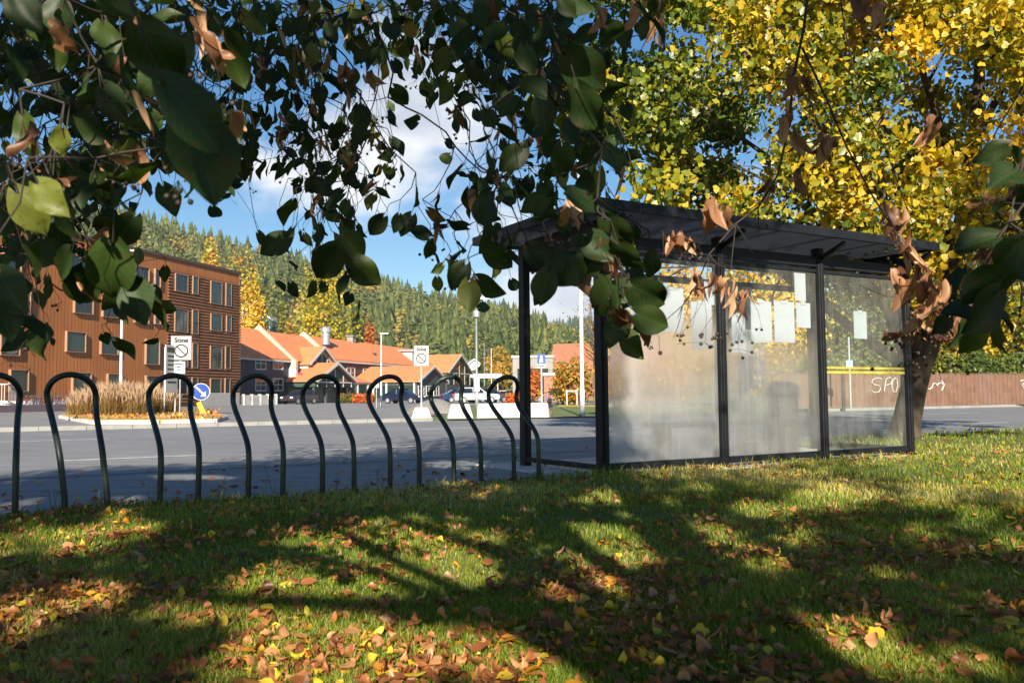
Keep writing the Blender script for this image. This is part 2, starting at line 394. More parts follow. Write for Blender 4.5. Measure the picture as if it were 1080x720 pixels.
# ------------------------------------------------------------------ trees as things
def leaf_quads(P, size, g, droop=.3, outward=None):
    """one folded four-sided leaf (2 tris x2) per point -> V, F(quads)"""
    n = len(P)
    tip = g.normal(size=(n, 3)); tip[:, 2] -= droop * 2; tip /= np.linalg.norm(tip, axis=1)[:, None]
    nr = g.normal(size=(n, 3))
    if outward is not None: nr += outward * 1.2
    side = np.cross(tip, nr); side /= np.linalg.norm(side, axis=1)[:, None] + 1e-9; nr = np.cross(side, tip)
    s = (size * g.uniform(.65, 1.25, n))[:, None]
    V = np.stack([P, P + s * (tip * .42 + side * .48 + nr * .12), P + s * (tip * 1.05), P + s * (tip * .42 - side * .48 + nr * .12)], 1).reshape(-1, 3)
    q = np.arange(n)[:, None] * 4
    F = np.concatenate([q + np.array([[0, 1, 2]]), q + np.array([[0, 2, 3]])], 1).reshape(-1, 3)
    return V, F
m_bark = M_('bark', (.11, .085, .065), .9, var=.4, scale=9, bmp=.8, bscale=26)
m_barkp = M_('pale_bark', (.4, .38, .34), .8, var=.4, scale=6, bmp=.3)
def limb_path(a, b, g, bend=.12, n=6, sag=0.0):
    a = Vector(a); b = Vector(b); L = (b - a).length; off = Vector(g.normal(size=3)) * L * bend
    return [a.lerp(b, t) + off * math.sin(PI * t) + Vector((0, 0, -sag * L * math.sin(PI * t))) for t in np.linspace(0, 1, n)]
def tree(name, label, cat, base, top, rx, ry, cz, rz, nleaf, lsize, mat, trunk_r, seed, group=None, tcen=.5, tvar=.25, nclump=40, bark=None, lean=(0, 0), hollow=.35, tfun=None, nlimb=7, spiky=0.0):
    """crown: clumps in an ellipsoid centred at height cz (above base)"""
    g = np.random.default_rng(seed); root = thing(name, label, cat, base, 0, group)
    t = MB(); tp = Vector((lean[0], lean[1], top * .8))
    t.tube([(0, 0, -.1), (0, 0, .15), tp * .35, tp * .7 + Vector((.1, .05, 0)), tp], [trunk_r * 1.4, trunk_r * 1.1, trunk_r * .8, trunk_r * .5, trunk_r * .12], 9)
    C0 = np.array([lean[0], lean[1], cz])
    d = g.normal(size=(nclump, 3)); d /= np.linalg.norm(d, axis=1)[:, None]
    cl = d * (g.uniform(hollow, 1, nclump) ** .6)[:, None]
    if spiky: cl[:, :2] *= (1 - spiky * np.clip((cl[:, 2] + 1) / 2, 0, 1))[:, None]
    cl = cl * np.array([rx, ry, rz]) * .86 + C0
    for i in range(min(nlimb, nclump)):
        e = cl[i]; f = .25 + .5 * max(0, min(1, (e[2] - cz + rz) / (2 * rz)))
        t.tube(limb_path(tp * f, e, g), [trunk_r * .38 * (1 - .85 * k / 5) for k in range(6)], 6)
    t.build('trunk', bark or m_bark, root, smooth=True)
    idx = g.integers(0, nclump, nleaf); r_c = np.array([rx, ry, rz]) * g.uniform(.26, .42, (nclump, 1))
    P = cl[idx] + g.normal(size=(nleaf, 3)) * r_c[idx] * .55
    outw = P - C0; outw /= np.linalg.norm(outw, axis=1)[:, None] + 1e-6
    P = P[P[:, 2] > .2] if len(P) else P
    outw = (P - C0) / (np.linalg.norm(P - C0, axis=1)[:, None] + 1e-6)
    V, F = leaf_quads(P, lsize, g, .3, outw)
    ctint = g.normal(0, tvar * .6, nclump)
    if tfun is not None: tt = tfun(P)
    else: tt = tcen + ctint[idx[:len(P)]]
    tt = np.clip(tt + g.normal(0, tvar * .5, len(P)), 0, 1)
    np_mesh('crown', V, F, mat, root, tint=np.repeat(tt, 2))
    return root
m_yellow = leafmat('yellow_foliage', [(0, (.07, .12, .015)), (.3, (.2, .23, .02)), (.55, (.48, .36, .02)), (.8, (.62, .42, .02)), (1, (.6, .28, .02))], .38, .03)
m_orange = leafmat('orange_foliage', [(0, (.22, .2, .03)), (.4, (.5, .26, .03)), (.7, (.5, .16, .03)), (1, (.38, .09, .03))], .35, .02)
m_green = leafmat('green_foliage', [(0, (.04, .075, .02)), (.4, (.08, .12, .025)), (.7, (.15, .17, .03)), (1, (.34, .28, .03))], .35, .02)
def groundz(x, y): return float(hill_h(x, y))
def ptree(name, label, px, pytop, wpx, Y, mat, pybase=None, asp=.62, seed=1, tcen=.5, tvar=.25, nleaf=2600, ls=None, group='autumn trees in the valley', **kw):
    p = at(px, pytop, Y); x = p.x; zb = groundz(x, Y) if pybase is None else at(px, pybase, Y).z
    H = p.z - zb; rx = wpx / 2 / FPX * Y; rz = min(H * .5, max(rx * 1.2, H * .44)); cz = H - rz
    return tree(name, label, 'tree', (x, Y, zb), H, rx, rx, cz, rz, nleaf, ls or Y * 3.4 / FPX, mat, max(.1, H * .016), seed, group, tcen, tvar, **kw)
ptree('birch_tree', 'largest golden yellow birch rising behind the long orange roof', 343, 277, 76, 165, m_yellow, seed=3, tcen=.5, tvar=.22, nleaf=5200, nclump=75, spiky=.55, bark=m_barkp)
ptree('birch_tree', 'tall bright yellow tree close beside the brown apartment block corner', 264, 288, 40, 150, m_yellow, seed=4, tcen=.72, nleaf=3200, nclump=50, spiky=.4, bark=m_barkp)
ptree('birch_tree', 'brownish thinning tree above the yellow one at the brown block corner', 254, 258, 46, 230, m_orange, seed=5, tcen=.15, tvar=.3, nleaf=1300, nclump=40)
ptree('birch_tree', 'rounded yellow tree poking above the flat brown roof', 221, 249, 23, 250, m_yellow, seed=6, tcen=.75, nleaf=1800, spiky=.3)
ptree('birch_tree', 'yellow tree on the skyline half hidden by hanging leaves', 120, 236, 26, 300, m_yellow, seed=7, tcen=.72, nleaf=1200)
ptree('maple_tree', 'small round orange tree beside the green gabled house', 307, 334, 19, 150, m_orange, seed=8, tcen=.25, nleaf=1500)
ptree('larch_tree', 'slim pale green cone shaped tree left of the big golden birch', 297, 318, 14, 160, m_green, seed=9, tcen=.75, nleaf=1500, spiky=.8)
ptree('larch_tree', 'narrow yellow green tree right of the big golden birch', 378, 326, 22, 180, m_yellow, seed=10, tcen=.2, nleaf=1500, spiky=.7)
ptree('larch_tree', 'reddish brown narrow tree behind the long orange roof', 389, 334, 22, 180, m_orange, seed=11, tcen=.75, nleaf=900, spiky=.6)
ptree('maple_tree', 'rounded orange yellow tree right of the white gabled house', 527, 367, 38, 150, m_orange, seed=12, tcen=.22, nleaf=2200)
ptree('maple_tree', 'pale orange tree left of the rounded one near the flag poles', 512, 376, 18, 165, m_orange, seed=13, tcen=.35, nleaf=1100)
ptree('maple_tree', 'small tree with thin orange red leaves beside the blue sign', 563, 389, 22, 62, m_orange, seed=14, tcen=.7, nleaf=900, ls=.2)
ptree('maple_tree', 'young maple turning from green to orange behind the white tall pole', 603, 378, 42, 62, m_orange, seed=15, tcen=.3, tvar=.5, nleaf=2300, ls=.22)
ptree('maple_tree', 'young yellow green tree left of the tall white pole', 593, 381, 22, 64, m_yellow, seed=16, tcen=.15, nleaf=1200, ls=.22)
ptree('bare_tree', 'nearly bare tree with fine upward twigs behind the tall white pole', 626, 288, 70, 78, m_orange, seed=17, tcen=.2, nleaf=500, ls=.2, nlimb=36, nclump=60, hollow=.2)
ptree('spruce_tree', 'dark green spruce beside the white gabled house', 508, 382, 12, 140, m_green, seed=18, tcen=.1, nleaf=900, spiky=.85)
# trees beyond the graffiti fence
bh = 'trees beyond the wooden fence'
ptree('willow_tree', 'dense green tree over the graffiti fence, seen through the clear pane', 908, 275, 120, 52, m_green, pybase=424, seed=21, tcen=.5, nleaf=9000, ls=.26, group=bh, nclump=80)
ptree('linden_tree', 'broad yellow tree seen behind the taped white papers', 800, 262, 130, 50, m_yellow, pybase=424, seed=22, tcen=.62, nleaf=11000, ls=.26, group=bh, nclump=80)
ptree('linden_tree', 'low golden tree behind the left edge of the frosted pane', 668, 318, 70, 56, m_yellow, pybase=424, seed=27, tcen=.75, nleaf=4500, ls=.26, group=bh, nclump=50)
ptree('linden_tree', 'golden tree behind the leftmost frosted pane', 718, 275, 90, 54, m_yellow, pybase=424, seed=23, tcen=.8, nleaf=6500, ls=.26, group=bh, nclump=60)
ptree('linden_tree', 'yellow leaved tree over the fence right of the big trunk', 1018, 300, 90, 50, m_yellow, pybase=420, seed=24, tcen=.5, nleaf=7000, ls=.26, group=bh, nclump=60)
ptree('linden_tree', 'dark green and yellow tree over the fence at the right edge', 1105, 270, 130, 48, m_yellow, pybase=420, seed=25, tcen=.3, tvar=.4, nleaf=8000, ls=.26, group=bh, nclump=60)
ptree('linden_tree', 'green yellow tree right of the clear pane behind the big trunk', 965, 290, 70, 56, m_yellow, pybase=422, seed=26, tcen=.12, nleaf=5000, ls=.26, group=bh, nclump=60)
for i, (px, w_, t_) in enumerate(((858, 60, .3), (890, 50, .55), (930, 60, .35), (985, 50, .6), (1025, 56, .3), (1070, 60, .5))):
    ptree('hedge_shrub', ['leafy green shrub behind the fence left of the graffiti letters', 'pale green shrub behind the fence below the small blue sign', 'green shrub behind the fence above the graffiti letters', 'yellowish shrub behind the fence just right of the big trunk', 'green yellow shrub behind the fence above the arrow graffiti', 'tall leafy shrub behind the fence near the right edge'][i], px, 372, w_, 45, m_green, pybase=424, seed=30 + i, tcen=t_, nleaf=3000, ls=.2, group='shrubs behind the wooden fence', nlimb=3)
# ------------------------------------------------------------------ brown apartment block
def Mat_uv(o, u):  # local x = u (along the facade), y = inward (-n)
    ang = math.atan2(u[1], u[0]); return ang
U = Vector((.271, .963, 0)).normalized(); NRM = Vector((U.y, -U.x, 0))
pe = at(252.5, 287, 84.0); TOPZ = pe.z; BO = Vector((pe.x, pe.y, 0))
ANG = math.atan2(U.y, U.x)
# local frame: x along U (receding), y = -NRM (into the building), z up
def fac(px, py):
    h = plane_hit(px, py, BO, NRM) - BO
    return h.dot(U), h.z
def M_clad(name, c1, c2, freq, axis):
    m, nt, b = newmat(name); co = objco(nt)
    wv = nt.nodes.new('ShaderNodeTexWave'); wv.wave_type = 'BANDS'; wv.bands_direction = axis; wv.wave_profile = 'SAW'
    wv.inputs['Scale'].default_value = freq; wv.inputs['Distortion'].default_value = 0; nt.links.new(co, wv.inputs[0])
    st = mapping(nt, co, (7, 1, .12) if axis == 'X' else (.3, 1, 6))
    c = mix_c(nt, ramp(nt, noise(nt, 1.0, 4, .6, st), [(.3, 0.0), (.7, 1.0)]), c1, c2)
    c = mix_c(nt, ramp(nt, noise(nt, .22, 6, .65, co), [(.35, 0.0), (.7, .55)]), c, [x * .7 for x in c1])
    gap = ramp(nt, wv.outputs['Fac'], [(0, 1.0), (.1, 1.0), (.14, 0.0), (1, 0.0)])
    c = mix_c(nt, gap, c, [x * .35 for x in c1])
    nt.links.new(c, b.inputs['Base Color']); b.inputs['Roughness'].default_value = .65
    bump(nt, b, gap, -.6, .03); return m
m_clad = M_clad('orange_cladding', (.27, .09, .022), (.42, .15, .04), .95, 'X')
m_slat = M_('slat_wood', (.19, .075, .03), .6, var=.3, scale=1.2)
m_back = M_('slat_backing', (.055, .03, .02), .8)
m_reveal = M_('window_frame_wood', (.27, .155, .09), .6, var=.2)
m_flash = M_('roof_edge_metal', (.09, .05, .035), .5, .3)
def glassmat(name, tint, rough=.04, curtains=None):
    m, nt, b = newmat(name); co = objco(nt)
    c = mix_c(nt, ramp(nt, noise(nt, .7, 3, .5, co), [(.4, 0.0), (.6, 1.0)]), tint, curtains or [x * 1.6 for x in tint])
    nt.links.new(c, b.inputs['Base Color']); b.inputs['Roughness'].default_value = rough; b.inputs['Specular IOR Level'].default_value = .8; return m
m_glass = glassmat('dark_window_glass', (.006, .009, .012)); m_glassg = glassmat('greenish_window_glass', (.014, .028, .024), .12, (.022, .036, .03)); m_glassc = glassmat('curtained_glass', (.015, .018, .02), .1, (.12, .1, .085))
blk = thing('apartment_block', 'long orange brown timber clad apartment block with flat roof', 'building', BO, ANG)
L = 46.0
wl = MB().box(-L, 0, 0, 14, -.3, TOPZ - .25); wl.build('wall', m_clad, blk)
MB().box(-L - .15, .15, -.15, 14.2, TOPZ - .25, TOPZ).build('roof', m_flash, blk)
u0, _ = fac(175.5, 350)
sl = MB().box(u0, .02, -.06, -.003, .3, TOPZ - 1.25); sb = sl.build('slatted_cladding', m_back, blk)
sm = MB(); z = .35
while z < TOPZ - 1.35:
    sm.box(u0, .1, -.2, -.06, z, z + .15); z += .27
sm.build('slats', m_slat, sb); tag(sb, 'dark horizontal slatted wood cladding')
WINS = [(182.5, 287.5, 195.5, 308, 0), (201, 290.5, 206.5, 310.5, 1), (220, 295.5, 231.5, 321, 1), (236, 298, 241.5, 323, 1),
        (182, 324, 195.5, 350.5, 2), (200.5, 326, 206.5, 352.5, 1), (220, 329.5, 231.5, 349, 1), (236.5, 332, 241.5, 350, 1),
        (219.5, 363, 231.5, 389, 2), (235.5, 364.5, 240.5, 389, 0), (200.5, 361, 206, 388, 1), (182, 360, 195.5, 387, 2),
        (219.5, 397.5, 230.5, 415.5, 1), (235, 398, 240, 416, 0), (200, 397, 206, 416, 1), (183, 396, 195, 416, 0),
        (141, 279, 155.5, 301, 0), (162, 283, 167.5, 303, 1), (141, 319, 155.5, 341, 0), (162, 320.5, 167.5, 342, 1),
        (152.5, 356, 166.5, 384.5, 1), (152.5, 394, 166.5, 416, 1),
        (68.5, 347, 88.5, 371.5, 1), (105, 351.5, 123, 374, 0), (77, 306, 96.5, 331, 0), (75, 390, 94, 418, 1),
        (-1, 350, 19, 375, 2), (9, 387, 28, 413, 0), (112, 392, 127, 417, 1),
        (2, 256, 20.5, 286, 0), (12, 296, 30, 333, 2), (72, 267, 89, 290, 0), (107, 312, 123, 335, 0), (-40, 340, -22, 372, 0), (-42, 248, -24, 280, 1), (-40, 295, -22, 325, 0)]
for (l, t, r_, b_, kind) in WINS:
    ua, zt = fac(l, t); ub, zb = fac(r_, b_); _, zt2 = fac(r_, t); zt = zt2 if zt2 > zt else (zt + zt2) / 2; _, zb1 = fac(l, b_); zb = (zb + zb1) / 2; zt = (fac(l, t)[1] + fac(r_, t + (r_ - l) * .28)[1]) / 2
    if ub - ua < .3 or zt - zb < .3: continue
    off = .06 if ua < u0 - .1 else .2
    d = off + (.16 if ua < u0 - .1 else .1)
    f = MB(); k = .055
    f.box(ua, ua + k, -d, 0, zb, zt); f.box(ub - k, ub, -d, 0, zb, zt); f.box(ua + k, ub - k, -d, 0, zt - k, zt); f.box(ua + k, ub - k, -d, 0, zb, zb + k)
    fo = f.build('window', m_reveal, blk)
    ps = MB().box(ua + k, ub - k, -off - .03, -off + .02, zb + k, zt - k); ps.build('pane', (m_glass, m_glassg, m_glassc)[kind], fo)
    fr = MB(); x0, x1, z0, z1 = ua + k, ub - k, zb + k, zt - k; fy0, fy1 = -off - .07, -off - .032
    for a in ((x0, x0 + .07), (x1 - .07, x1)): fr.box(a[0], a[1], fy0, fy1, z0, z1)
    for a in ((z0, z0 + .07), (z1 - .07, z1)): fr.box(x0 + .07, x1 - .07, fy0, fy1, a[0], a[1])
    if ub - ua > 1.6 and kind != 1: fr.box(x0 + .62 * (x1 - x0), x0 + .62 * (x1 - x0) + .06, fy0, fy1, z0 + .07, z1 - .07)
    fr.build('sash', m_dark, fo)
    if zt - zb > 2.2:
        rl = MB(); zz = zb + 1.0
        rl.box(ua + k, ub - k, -d + .01, -d + .05, zz, zz + .05)
        for q in np.arange(ua + k + .05, ub - k, .13): rl.box(q, q + .018, -d + .015, -d + .035, zb + k, zz)
        rl.build('railing', m_dark, fo)
# low walls, railings and steps in front of the block
m_plum = M_('plum_rendered_wall', (.06, .045, .06), .8, var=.2)
a = at(-60, 434, 46.5); b = at(78, 434, 53.0)
o = MB().bar((a.x, a.y, .2), (b.x, b.y, .2), .3, .45).build('low_wall', m_plum); tag(o, 'dark plum coloured low wall in front of the parked bicycles', 'wall')
m_bal = M_('white_railing_paint', (.5, .5, .5), .5, var=.06)
rt = thing('stair_railing', 'white balustrade with slim uprights on the entrance steps', 'railing', (0, 0, 0))
pts = [at(-30, 405, 53), at(8, 405, 53), at(21.5, 411, 54.5)]
rl = MB(); ps = MB(); hh = 1.05
for i in range(2):
    A, B = pts[i], pts[i + 1]
    rl.bar(A, B, .09, .07); rl.bar(A - Vector((0, 0, hh)), B - Vector((0, 0, hh)), .07, .06)
    n = int((B - A).length / .17)
    for k in range(n + 1): 
        p = A.lerp(B, k / max(1, n)); ps.bar(p, p - Vector((0, 0, hh)), .03, .03, Vector((0, 1, 0)))
rl.build('handrail', m_bal, rt); ps.build('balusters', m_bal, rt)
MB().bar(pts[2] + Vector((0, 0, .1)), Vector((pts[2].x, pts[2].y, 0)), .16, .16, Vector((0, 1, 0))).build('newel_post', m_bal, rt)
st = MB()
for k in range(5): st.box(-8, 3.4 - .0 * k, .35 * k, .35 * (k + 1), 0, .13 * (k + 1))
q = at(-20, 430, 53.8)
o = st.build('entrance_steps', m_conc); o.location = (q.x - 1, q.y, 0); o.rotation_euler = (0, 0, R(20)); tag(o, 'pale concrete entrance steps behind the white balustrade', 'steps')
# pale fences by the block's far corner
def slat_fence(name, label, p, q, h, m, gap=.16, wd=.1, group=None):
    t = thing(name, label, 'fence', (p.x, p.y, 0), math.atan2(q.y - p.y, q.x - p.x), group); Ln = (Vector((q.x, q.y)) - Vector((p.x, p.y))).length
    f = MB(); x = 0
    while x < Ln: f.box(x, x + wd, -.02, .02, .06, h); x += gap
    f.build('pickets', m, t); [MB().box(0, Ln, .021, .06, h * q_, h * q_ + .07).build('rail', m, t) for q_ in (.25, .75)]
    return t
m_grey = M_('grey_wood', (.36, .36, .36), .8, var=.2)
slat_fence('picket_fence', 'grey picket fence at the foot of the dark slatted facade', at(212, 428, 70), at(252, 427, 76), 1.15, m_grey)
pw = thing('yard_wall', 'pale concrete yard wall in front of the navy house', 'wall', (0, 0, 0))
p, q = at(248, 425, 84), at(291, 425, 88)
MB().bar((p.x, p.y, .5), (q.x, q.y, .5), .25, 1.0).build('panel', m_pconc, pw)
pp = MB()
for k in range(6):
    c = Vector((p.x, p.y, 0)).lerp(Vector((q.x, q.y, 0)), k / 5); pp.box(c.x - .17, c.x + .17, c.y - .17, c.y + .17, 0, 1.08)
pp.build('piers', m_conc, pw)
# ------------------------------------------------------------------ bicycles
def make_bike(name, label, frame_m, group):
    t = thing(name, label, 'bicycle', (0, 0, 0), 0, group)
    for x in (-.52, .52):
        w_ = MB(); c = Vector((x, 0, .34)); n = 18
        ring = [c + Vector((math.cos(2 * PI * k / n) * .32, 0, math.sin(2 * PI * k / n) * .32)) for k in range(n + 1)]
        w_.tube(ring, .022, 5, False)
        for k in range(0, 16): 
            q_ = 2 * PI * k / 16; w_.tube([c, c + Vector((math.cos(q_) * .31, 0, math.sin(q_) * .31))], .004, 3, False)
        w_.build('wheel', m_rubber if False else m_galv, t)
    f = MB(); bb = (-.06, 0, .3); st_ = (-.2, 0, .78); hd = (.36, 0, .82); r_ = .02
    for a, b in ((bb, st_), (bb, (.38, 0, .72)), ((-.18, 0, .74), hd), (bb, (-.52, 0, .34)), ((-.18, 0, .72), (-.52, 0, .34)), (hd, (.52, 0, .34))): f.tube([a, b], r_, 6)
    f.build('frame', frame_m, t)
    h = MB(); h.tube([hd, (.34, 0, .98)], .016, 5); h.tube([(.3, -.28, 1.0), (.36, -.1, 1.0), (.36, .1, 1.0), (.3, .28, 1.0)], .016, 5); h.build('handlebar', m_dark, t)
    s = MB(); s.tube([st_, (-.22, 0, .9)], .014, 5); s.add([(-.36, -.08, .9), (-.36, .08, .9), (-.08, .02, .92), (-.08, -.02, .92), (-.36, -.08, .96), (-.36, .08, .96), (-.08, .02, .95), (-.08, -.02, .95)], [(0, 1, 2, 3), (4, 5, 6, 7), (0, 1, 5, 4), (1, 2, 6, 5), (2, 3, 7, 6), (3, 0, 4, 7)]); s.build('saddle', m_dark, t)
    return t
m_bk = [M_('bike_blue', (.05, .12, .3), .35), M_('bike_red', (.3, .04, .04), .35), M_('bike_silver', (.6, .62, .65), .3, .5), M_('bike_black', (.02, .02, .025), .3)]
g_bike = 'bicycles parked in front of the brown block'
protos = []
for i in range(11):
    k = i % 4
    if i < 4: t = make_bike('bicycle', None, m_bk[k], g_bike); protos.append(t)
    else: t = copy_tree(protos[k])
    p = at(25.5 + i * 4.1, 424, 54.5 + i * .25); t.location = (p.x, p.y, 0); t.rotation_euler = (R(random.uniform(-5, 5)), 0, R(105 + random.uniform(-8, 8)))
    tag(t, ['bicycle with a blue frame in the row before the brown block', 'bicycle with a red frame in the row before the brown block', 'bicycle with a silver frame in the row before the brown block', 'bicycle with a black frame in the row before the brown block'][k], 'bicycle', g_bike)
for i in range(5):
    t = copy_tree(protos[(0, 3, 2, 3, 0)[i]]); p = at(577 + i * 3.6, 417, 74 + i * .6); t.location = (p.x, p.y, 0); t.rotation_euler = (0, 0, R(60 + 25 * (i % 2)))
    tag(t, 'bicycle in the cluster parked right of the blue sign pole', 'bicycle', 'bicycles parked by the blue sign')
# ------------------------------------------------------------------ ornamental grass
g = np.random.default_rng(3); Vs = []; Fs = []; Ts = []; b0 = 0
ctr = [(px, py) for px, py in zip(g.uniform(78, 184, 340), g.uniform(433.5, 441, 340))]
for (px, py) in ctr:
    if px > 160 and py > 437.5: continue
    c = G(px, py); hgt = g.uniform(1.05, 1.5) * (.55 + .45 * math.sqrt(max(0, 1 - ((px - 135) / 62) ** 2)))
    if hill_h(c.x, c.y) > 0: continue
    n = 60
    a = g.uniform(0, 6.28, n); rr = g.uniform(0, .3, n); bx = c.x + rr * np.cos(a); by = c.y + rr * np.sin(a)
    h = hgt * g.uniform(.6, 1.0, n); sp = g.uniform(.05, .3, n) * h; tx = bx + sp * np.cos(a); ty = by + sp * np.sin(a)
    wv = .01
    pl = g.random(n) < .45   # plumes
    for k in range(n):
        q = g.uniform(0, 3.14); dx, dy = math.cos(q) * wv, math.sin(q) * wv
        mx_, my_ = bx[k] * .6 + tx[k] * .4, by[k] * .6 + ty[k] * .4
        if pl[k]:
            v = [(bx[k] - dx * .5, by[k] - dy * .5, .1), (bx[k] + dx * .5, by[k] + dy * .5, .1), (mx_ + dx * .5, my_ + dy * .5, h[k] * .72), (mx_ - dx * .5, my_ - dy * .5, h[k] * .72), (mx_ + dx * 2.4, my_ + dy * 2.4, h[k] * .86), (mx_ - dx * 2.4, my_ - dy * 2.4, h[k] * .86), (tx[k], ty[k], h[k] * 1.08)]
            ff = [(0, 1, 2, 0), (0, 2, 3, 0), (3, 2, 4, 3), (3, 4, 5, 3), (5, 4, 6, 5)]; tt = [.35, .35, .9, .95, 1.0]
        else:
            v = [(bx[k] - dx, by[k] - dy, .1), (bx[k] + dx, by[k] + dy, .1), (mx_ + dx, my_ + dy, h[k] * .5), (mx_ - dx, my_ - dy, h[k] * .5), (tx[k], ty[k], h[k] * .72)]
            ff = [(0, 1, 2, 0), (0, 2, 3, 0), (3, 2, 4, 3)]; tt = [g.uniform(.1, .6)] * 3
        Vs += v; Fs += [(f[0] + b0, f[1] + b0, f[2] + b0) for f in ff]; Ts += tt; b0 += len(v)
m_reed = leafmat('feather_reed', [(0, (.12, .13, .03)), (.35, (.2, .12, .045)), (.6, (.25, .145, .06)), (.9, (.33, .215, .125)), (1, (.4, .28, .18))], .3, .0)
tag(np_mesh('ornamental_grass', np.array(Vs), np.array(Fs), m_reed, tint=np.array(Ts)), kind='stuff')
# ------------------------------------------------------------------ signs
m_sign = M_('sign_white', (.5, .5, .5), .4, var=.03); m_ink = M_('sign_black', (.02, .02, .02), .5); m_blue = M_('sign_blue', (.006, .045, .26), .4, var=.05); m_yel = M_('marker_yellow', (.75, .42, .01), .45, var=.08)
def face_me(p, yaw=0.0):
    """rotation so local +x is right and local -y faces the camera"""
    return math.atan2(p.y, p.x) - PI / 2 + yaw
def disc(mb, cx, cz, y, r0, r1, n=32):
    vs = []
    for k in range(n): 
        q = 2 * PI * k / n
        for rr in (r0, r1): vs.append((cx + rr * math.cos(q), y, cz + rr * math.sin(q)))
    fs = [(2 * k, 2 * k + 1, (2 * k + 3) % (2 * n), (2 * k + 2) % (2 * n)) for k in range(n)]
    a = len(vs); mb.add(vs, fs)
def put_text(txt, size, loc, m, parent, name='lettering', bold=0.0, rx=PI / 2):
    o = bpy.data.objects.new(name, text_mesh(txt, size, bold)); COL.objects.link(o); o.data.materials.append(m); o.parent = parent; o.location = loc; o.rotation_euler = (rx, 0, 0); return o
def zone_panel(root, cx, zb, wd, ht, y=-.03):
    f = MB().box(cx - wd / 2, cx + wd / 2, y - .012, y + .012, zb, zb + ht); f.build('sign_panel', m_sign, root, bevel=.004)
    bd = MB(); k = wd * .02
    for s in ((cx - wd / 2 + k, cx - wd / 2 + 1.7 * k, zb + k, zb + ht - k), (cx + wd / 2 - 1.7 * k, cx + wd / 2 - k, zb + k, zb + ht - k)): bd.box(s[0], s[1], y - .017, y - .013, s[2], s[3])
    for s in ((zb + k, zb + 1.7 * k), (zb + ht - 1.7 * k, zb + ht - k)): bd.box(cx - wd / 2 + 1.7 * k, cx + wd / 2 - 1.7 * k, y - .017, y - .013, s[0], s[1])
    bd.build('border', m_ink, root)
    put_text('Sone', wd * .34, (cx, y - .015, zb + ht * .82), m_ink, root, bold=wd * .02)
    e = MB(); cz = zb + ht * .38; r_ = wd * .36
    disc(e, cx, cz, y - .018, r_ * .76, r_); e.bar((cx - r_ * .62, y - .018, cz + r_ * .62), (cx + r_ * .62, y - .018, cz - r_ * .62), r_ * .2, .012, Vector((0, 1, 0)))
    e.build('no_parking_symbol', m_ink, root)
p = at(190, 437, 36.0); p.z = 0; SY = face_me(p)
t = thing('zone_sign', 'white Sone no parking sign standing among the tall grass bed', 'sign', p, SY)
k = 36 / FPX * 1.03
zb = at(190, 379.5, 36).z; zone_panel(t, 0, zb, 19.5 * k, 24.5 * k)
ps = MB(); ps.tube([(-.02, .02, 0), (-.02, .02, zb + .8)], .03, 8); ps.build('post', m_galv, t)
sp = MB().box(-9 * k, 4 * k, -.04, -.02, zb - 14 * k, zb - 1.5 * k); sp.build('small_panel', m_sign, t)
ln = MB()
for q in range(3): ln.box(-6.5 * k + q * .1, 1.5 * k - q * .1, -.047, -.042, zb - (4.5 + 3.2 * q) * k, zb - (3.3 + 3.2 * q) * k)
ln.build('small_print', m_ink, t)
p2 = at(180, 437, 35.7); p2.z = 0
t = thing('info_sign', 'tall narrow white notice board turned left beside the Sone sign', 'sign', p2, SY + R(62))
zt2 = at(178, 364, 35.7).z; bw = .98
MB().box(-bw / 2, bw / 2, -.02, .02, zt2 - 1.98, zt2).build('board', m_sign, t, bevel=.005)
ln = MB(); ln.box(-bw * .42, bw * .42, -.027, -.022, zt2 - .3, zt2 - .1)
for q in range(7): ln.box(-bw * .36, bw * (.36 - .12 * (q % 3)), -.027, -.022, zt2 - .5 - q * .18, zt2 - .43 - q * .18)
ln.build('print', m_ink, t)
ps = MB()
for x in (-bw * .45, bw * .45): ps.tube([(x, .05, 0), (x, .05, zt2 - .1)], .035, 8)
ps.build('post', m_galv, t)
p = at(211.5, 440, 33.0); p.z = 0
t = thing('keep_right_sign', 'round blue keep right sign with white arrow and yellow marker', 'sign', p, face_me(p))
k = 33 / FPX; cz = at(211.5, 413, 33).z; e = MB()
e.tube([(0, -.03, cz), (0, .0, cz)], 9 * k, 32); e.build('rim', m_sign, t)
e = MB(); e.tube([(0, -.037, cz), (0, -.0301, cz)], 8.3 * k, 32); e.build('blue_disc', m_blue, t)
e = MB(); a = 5 * k; e.bar((-a, -.045, cz + a), (a * .55, -.045, cz - a * .55), 2.0 * k, .008, Vector((0, 1, 0)))
e.extr([(a * 1.05, -.049, cz - a * 1.05), (a * .95, -.049, cz + a * .12), (a * .55, -.049, cz - a * .28), (a * .28, -.049, cz - a * .55), (-a * .12, -.049, cz - a * .95)], (0, .008, 0)); e.build('arrow', m_sign, t)
e = MB(); e.tube([(0, .03, 0), (0, .03, cz)], .03, 8); e.build('post', m_galv, t)
e = MB(); e.bar((-2.4 * k, -.02, cz - 11 * k), (3.6 * k, -.02, cz - 24 * k), 4.6 * k, .02, Vector((0, 1, 0))); e.build('marker_board', m_yel, t)
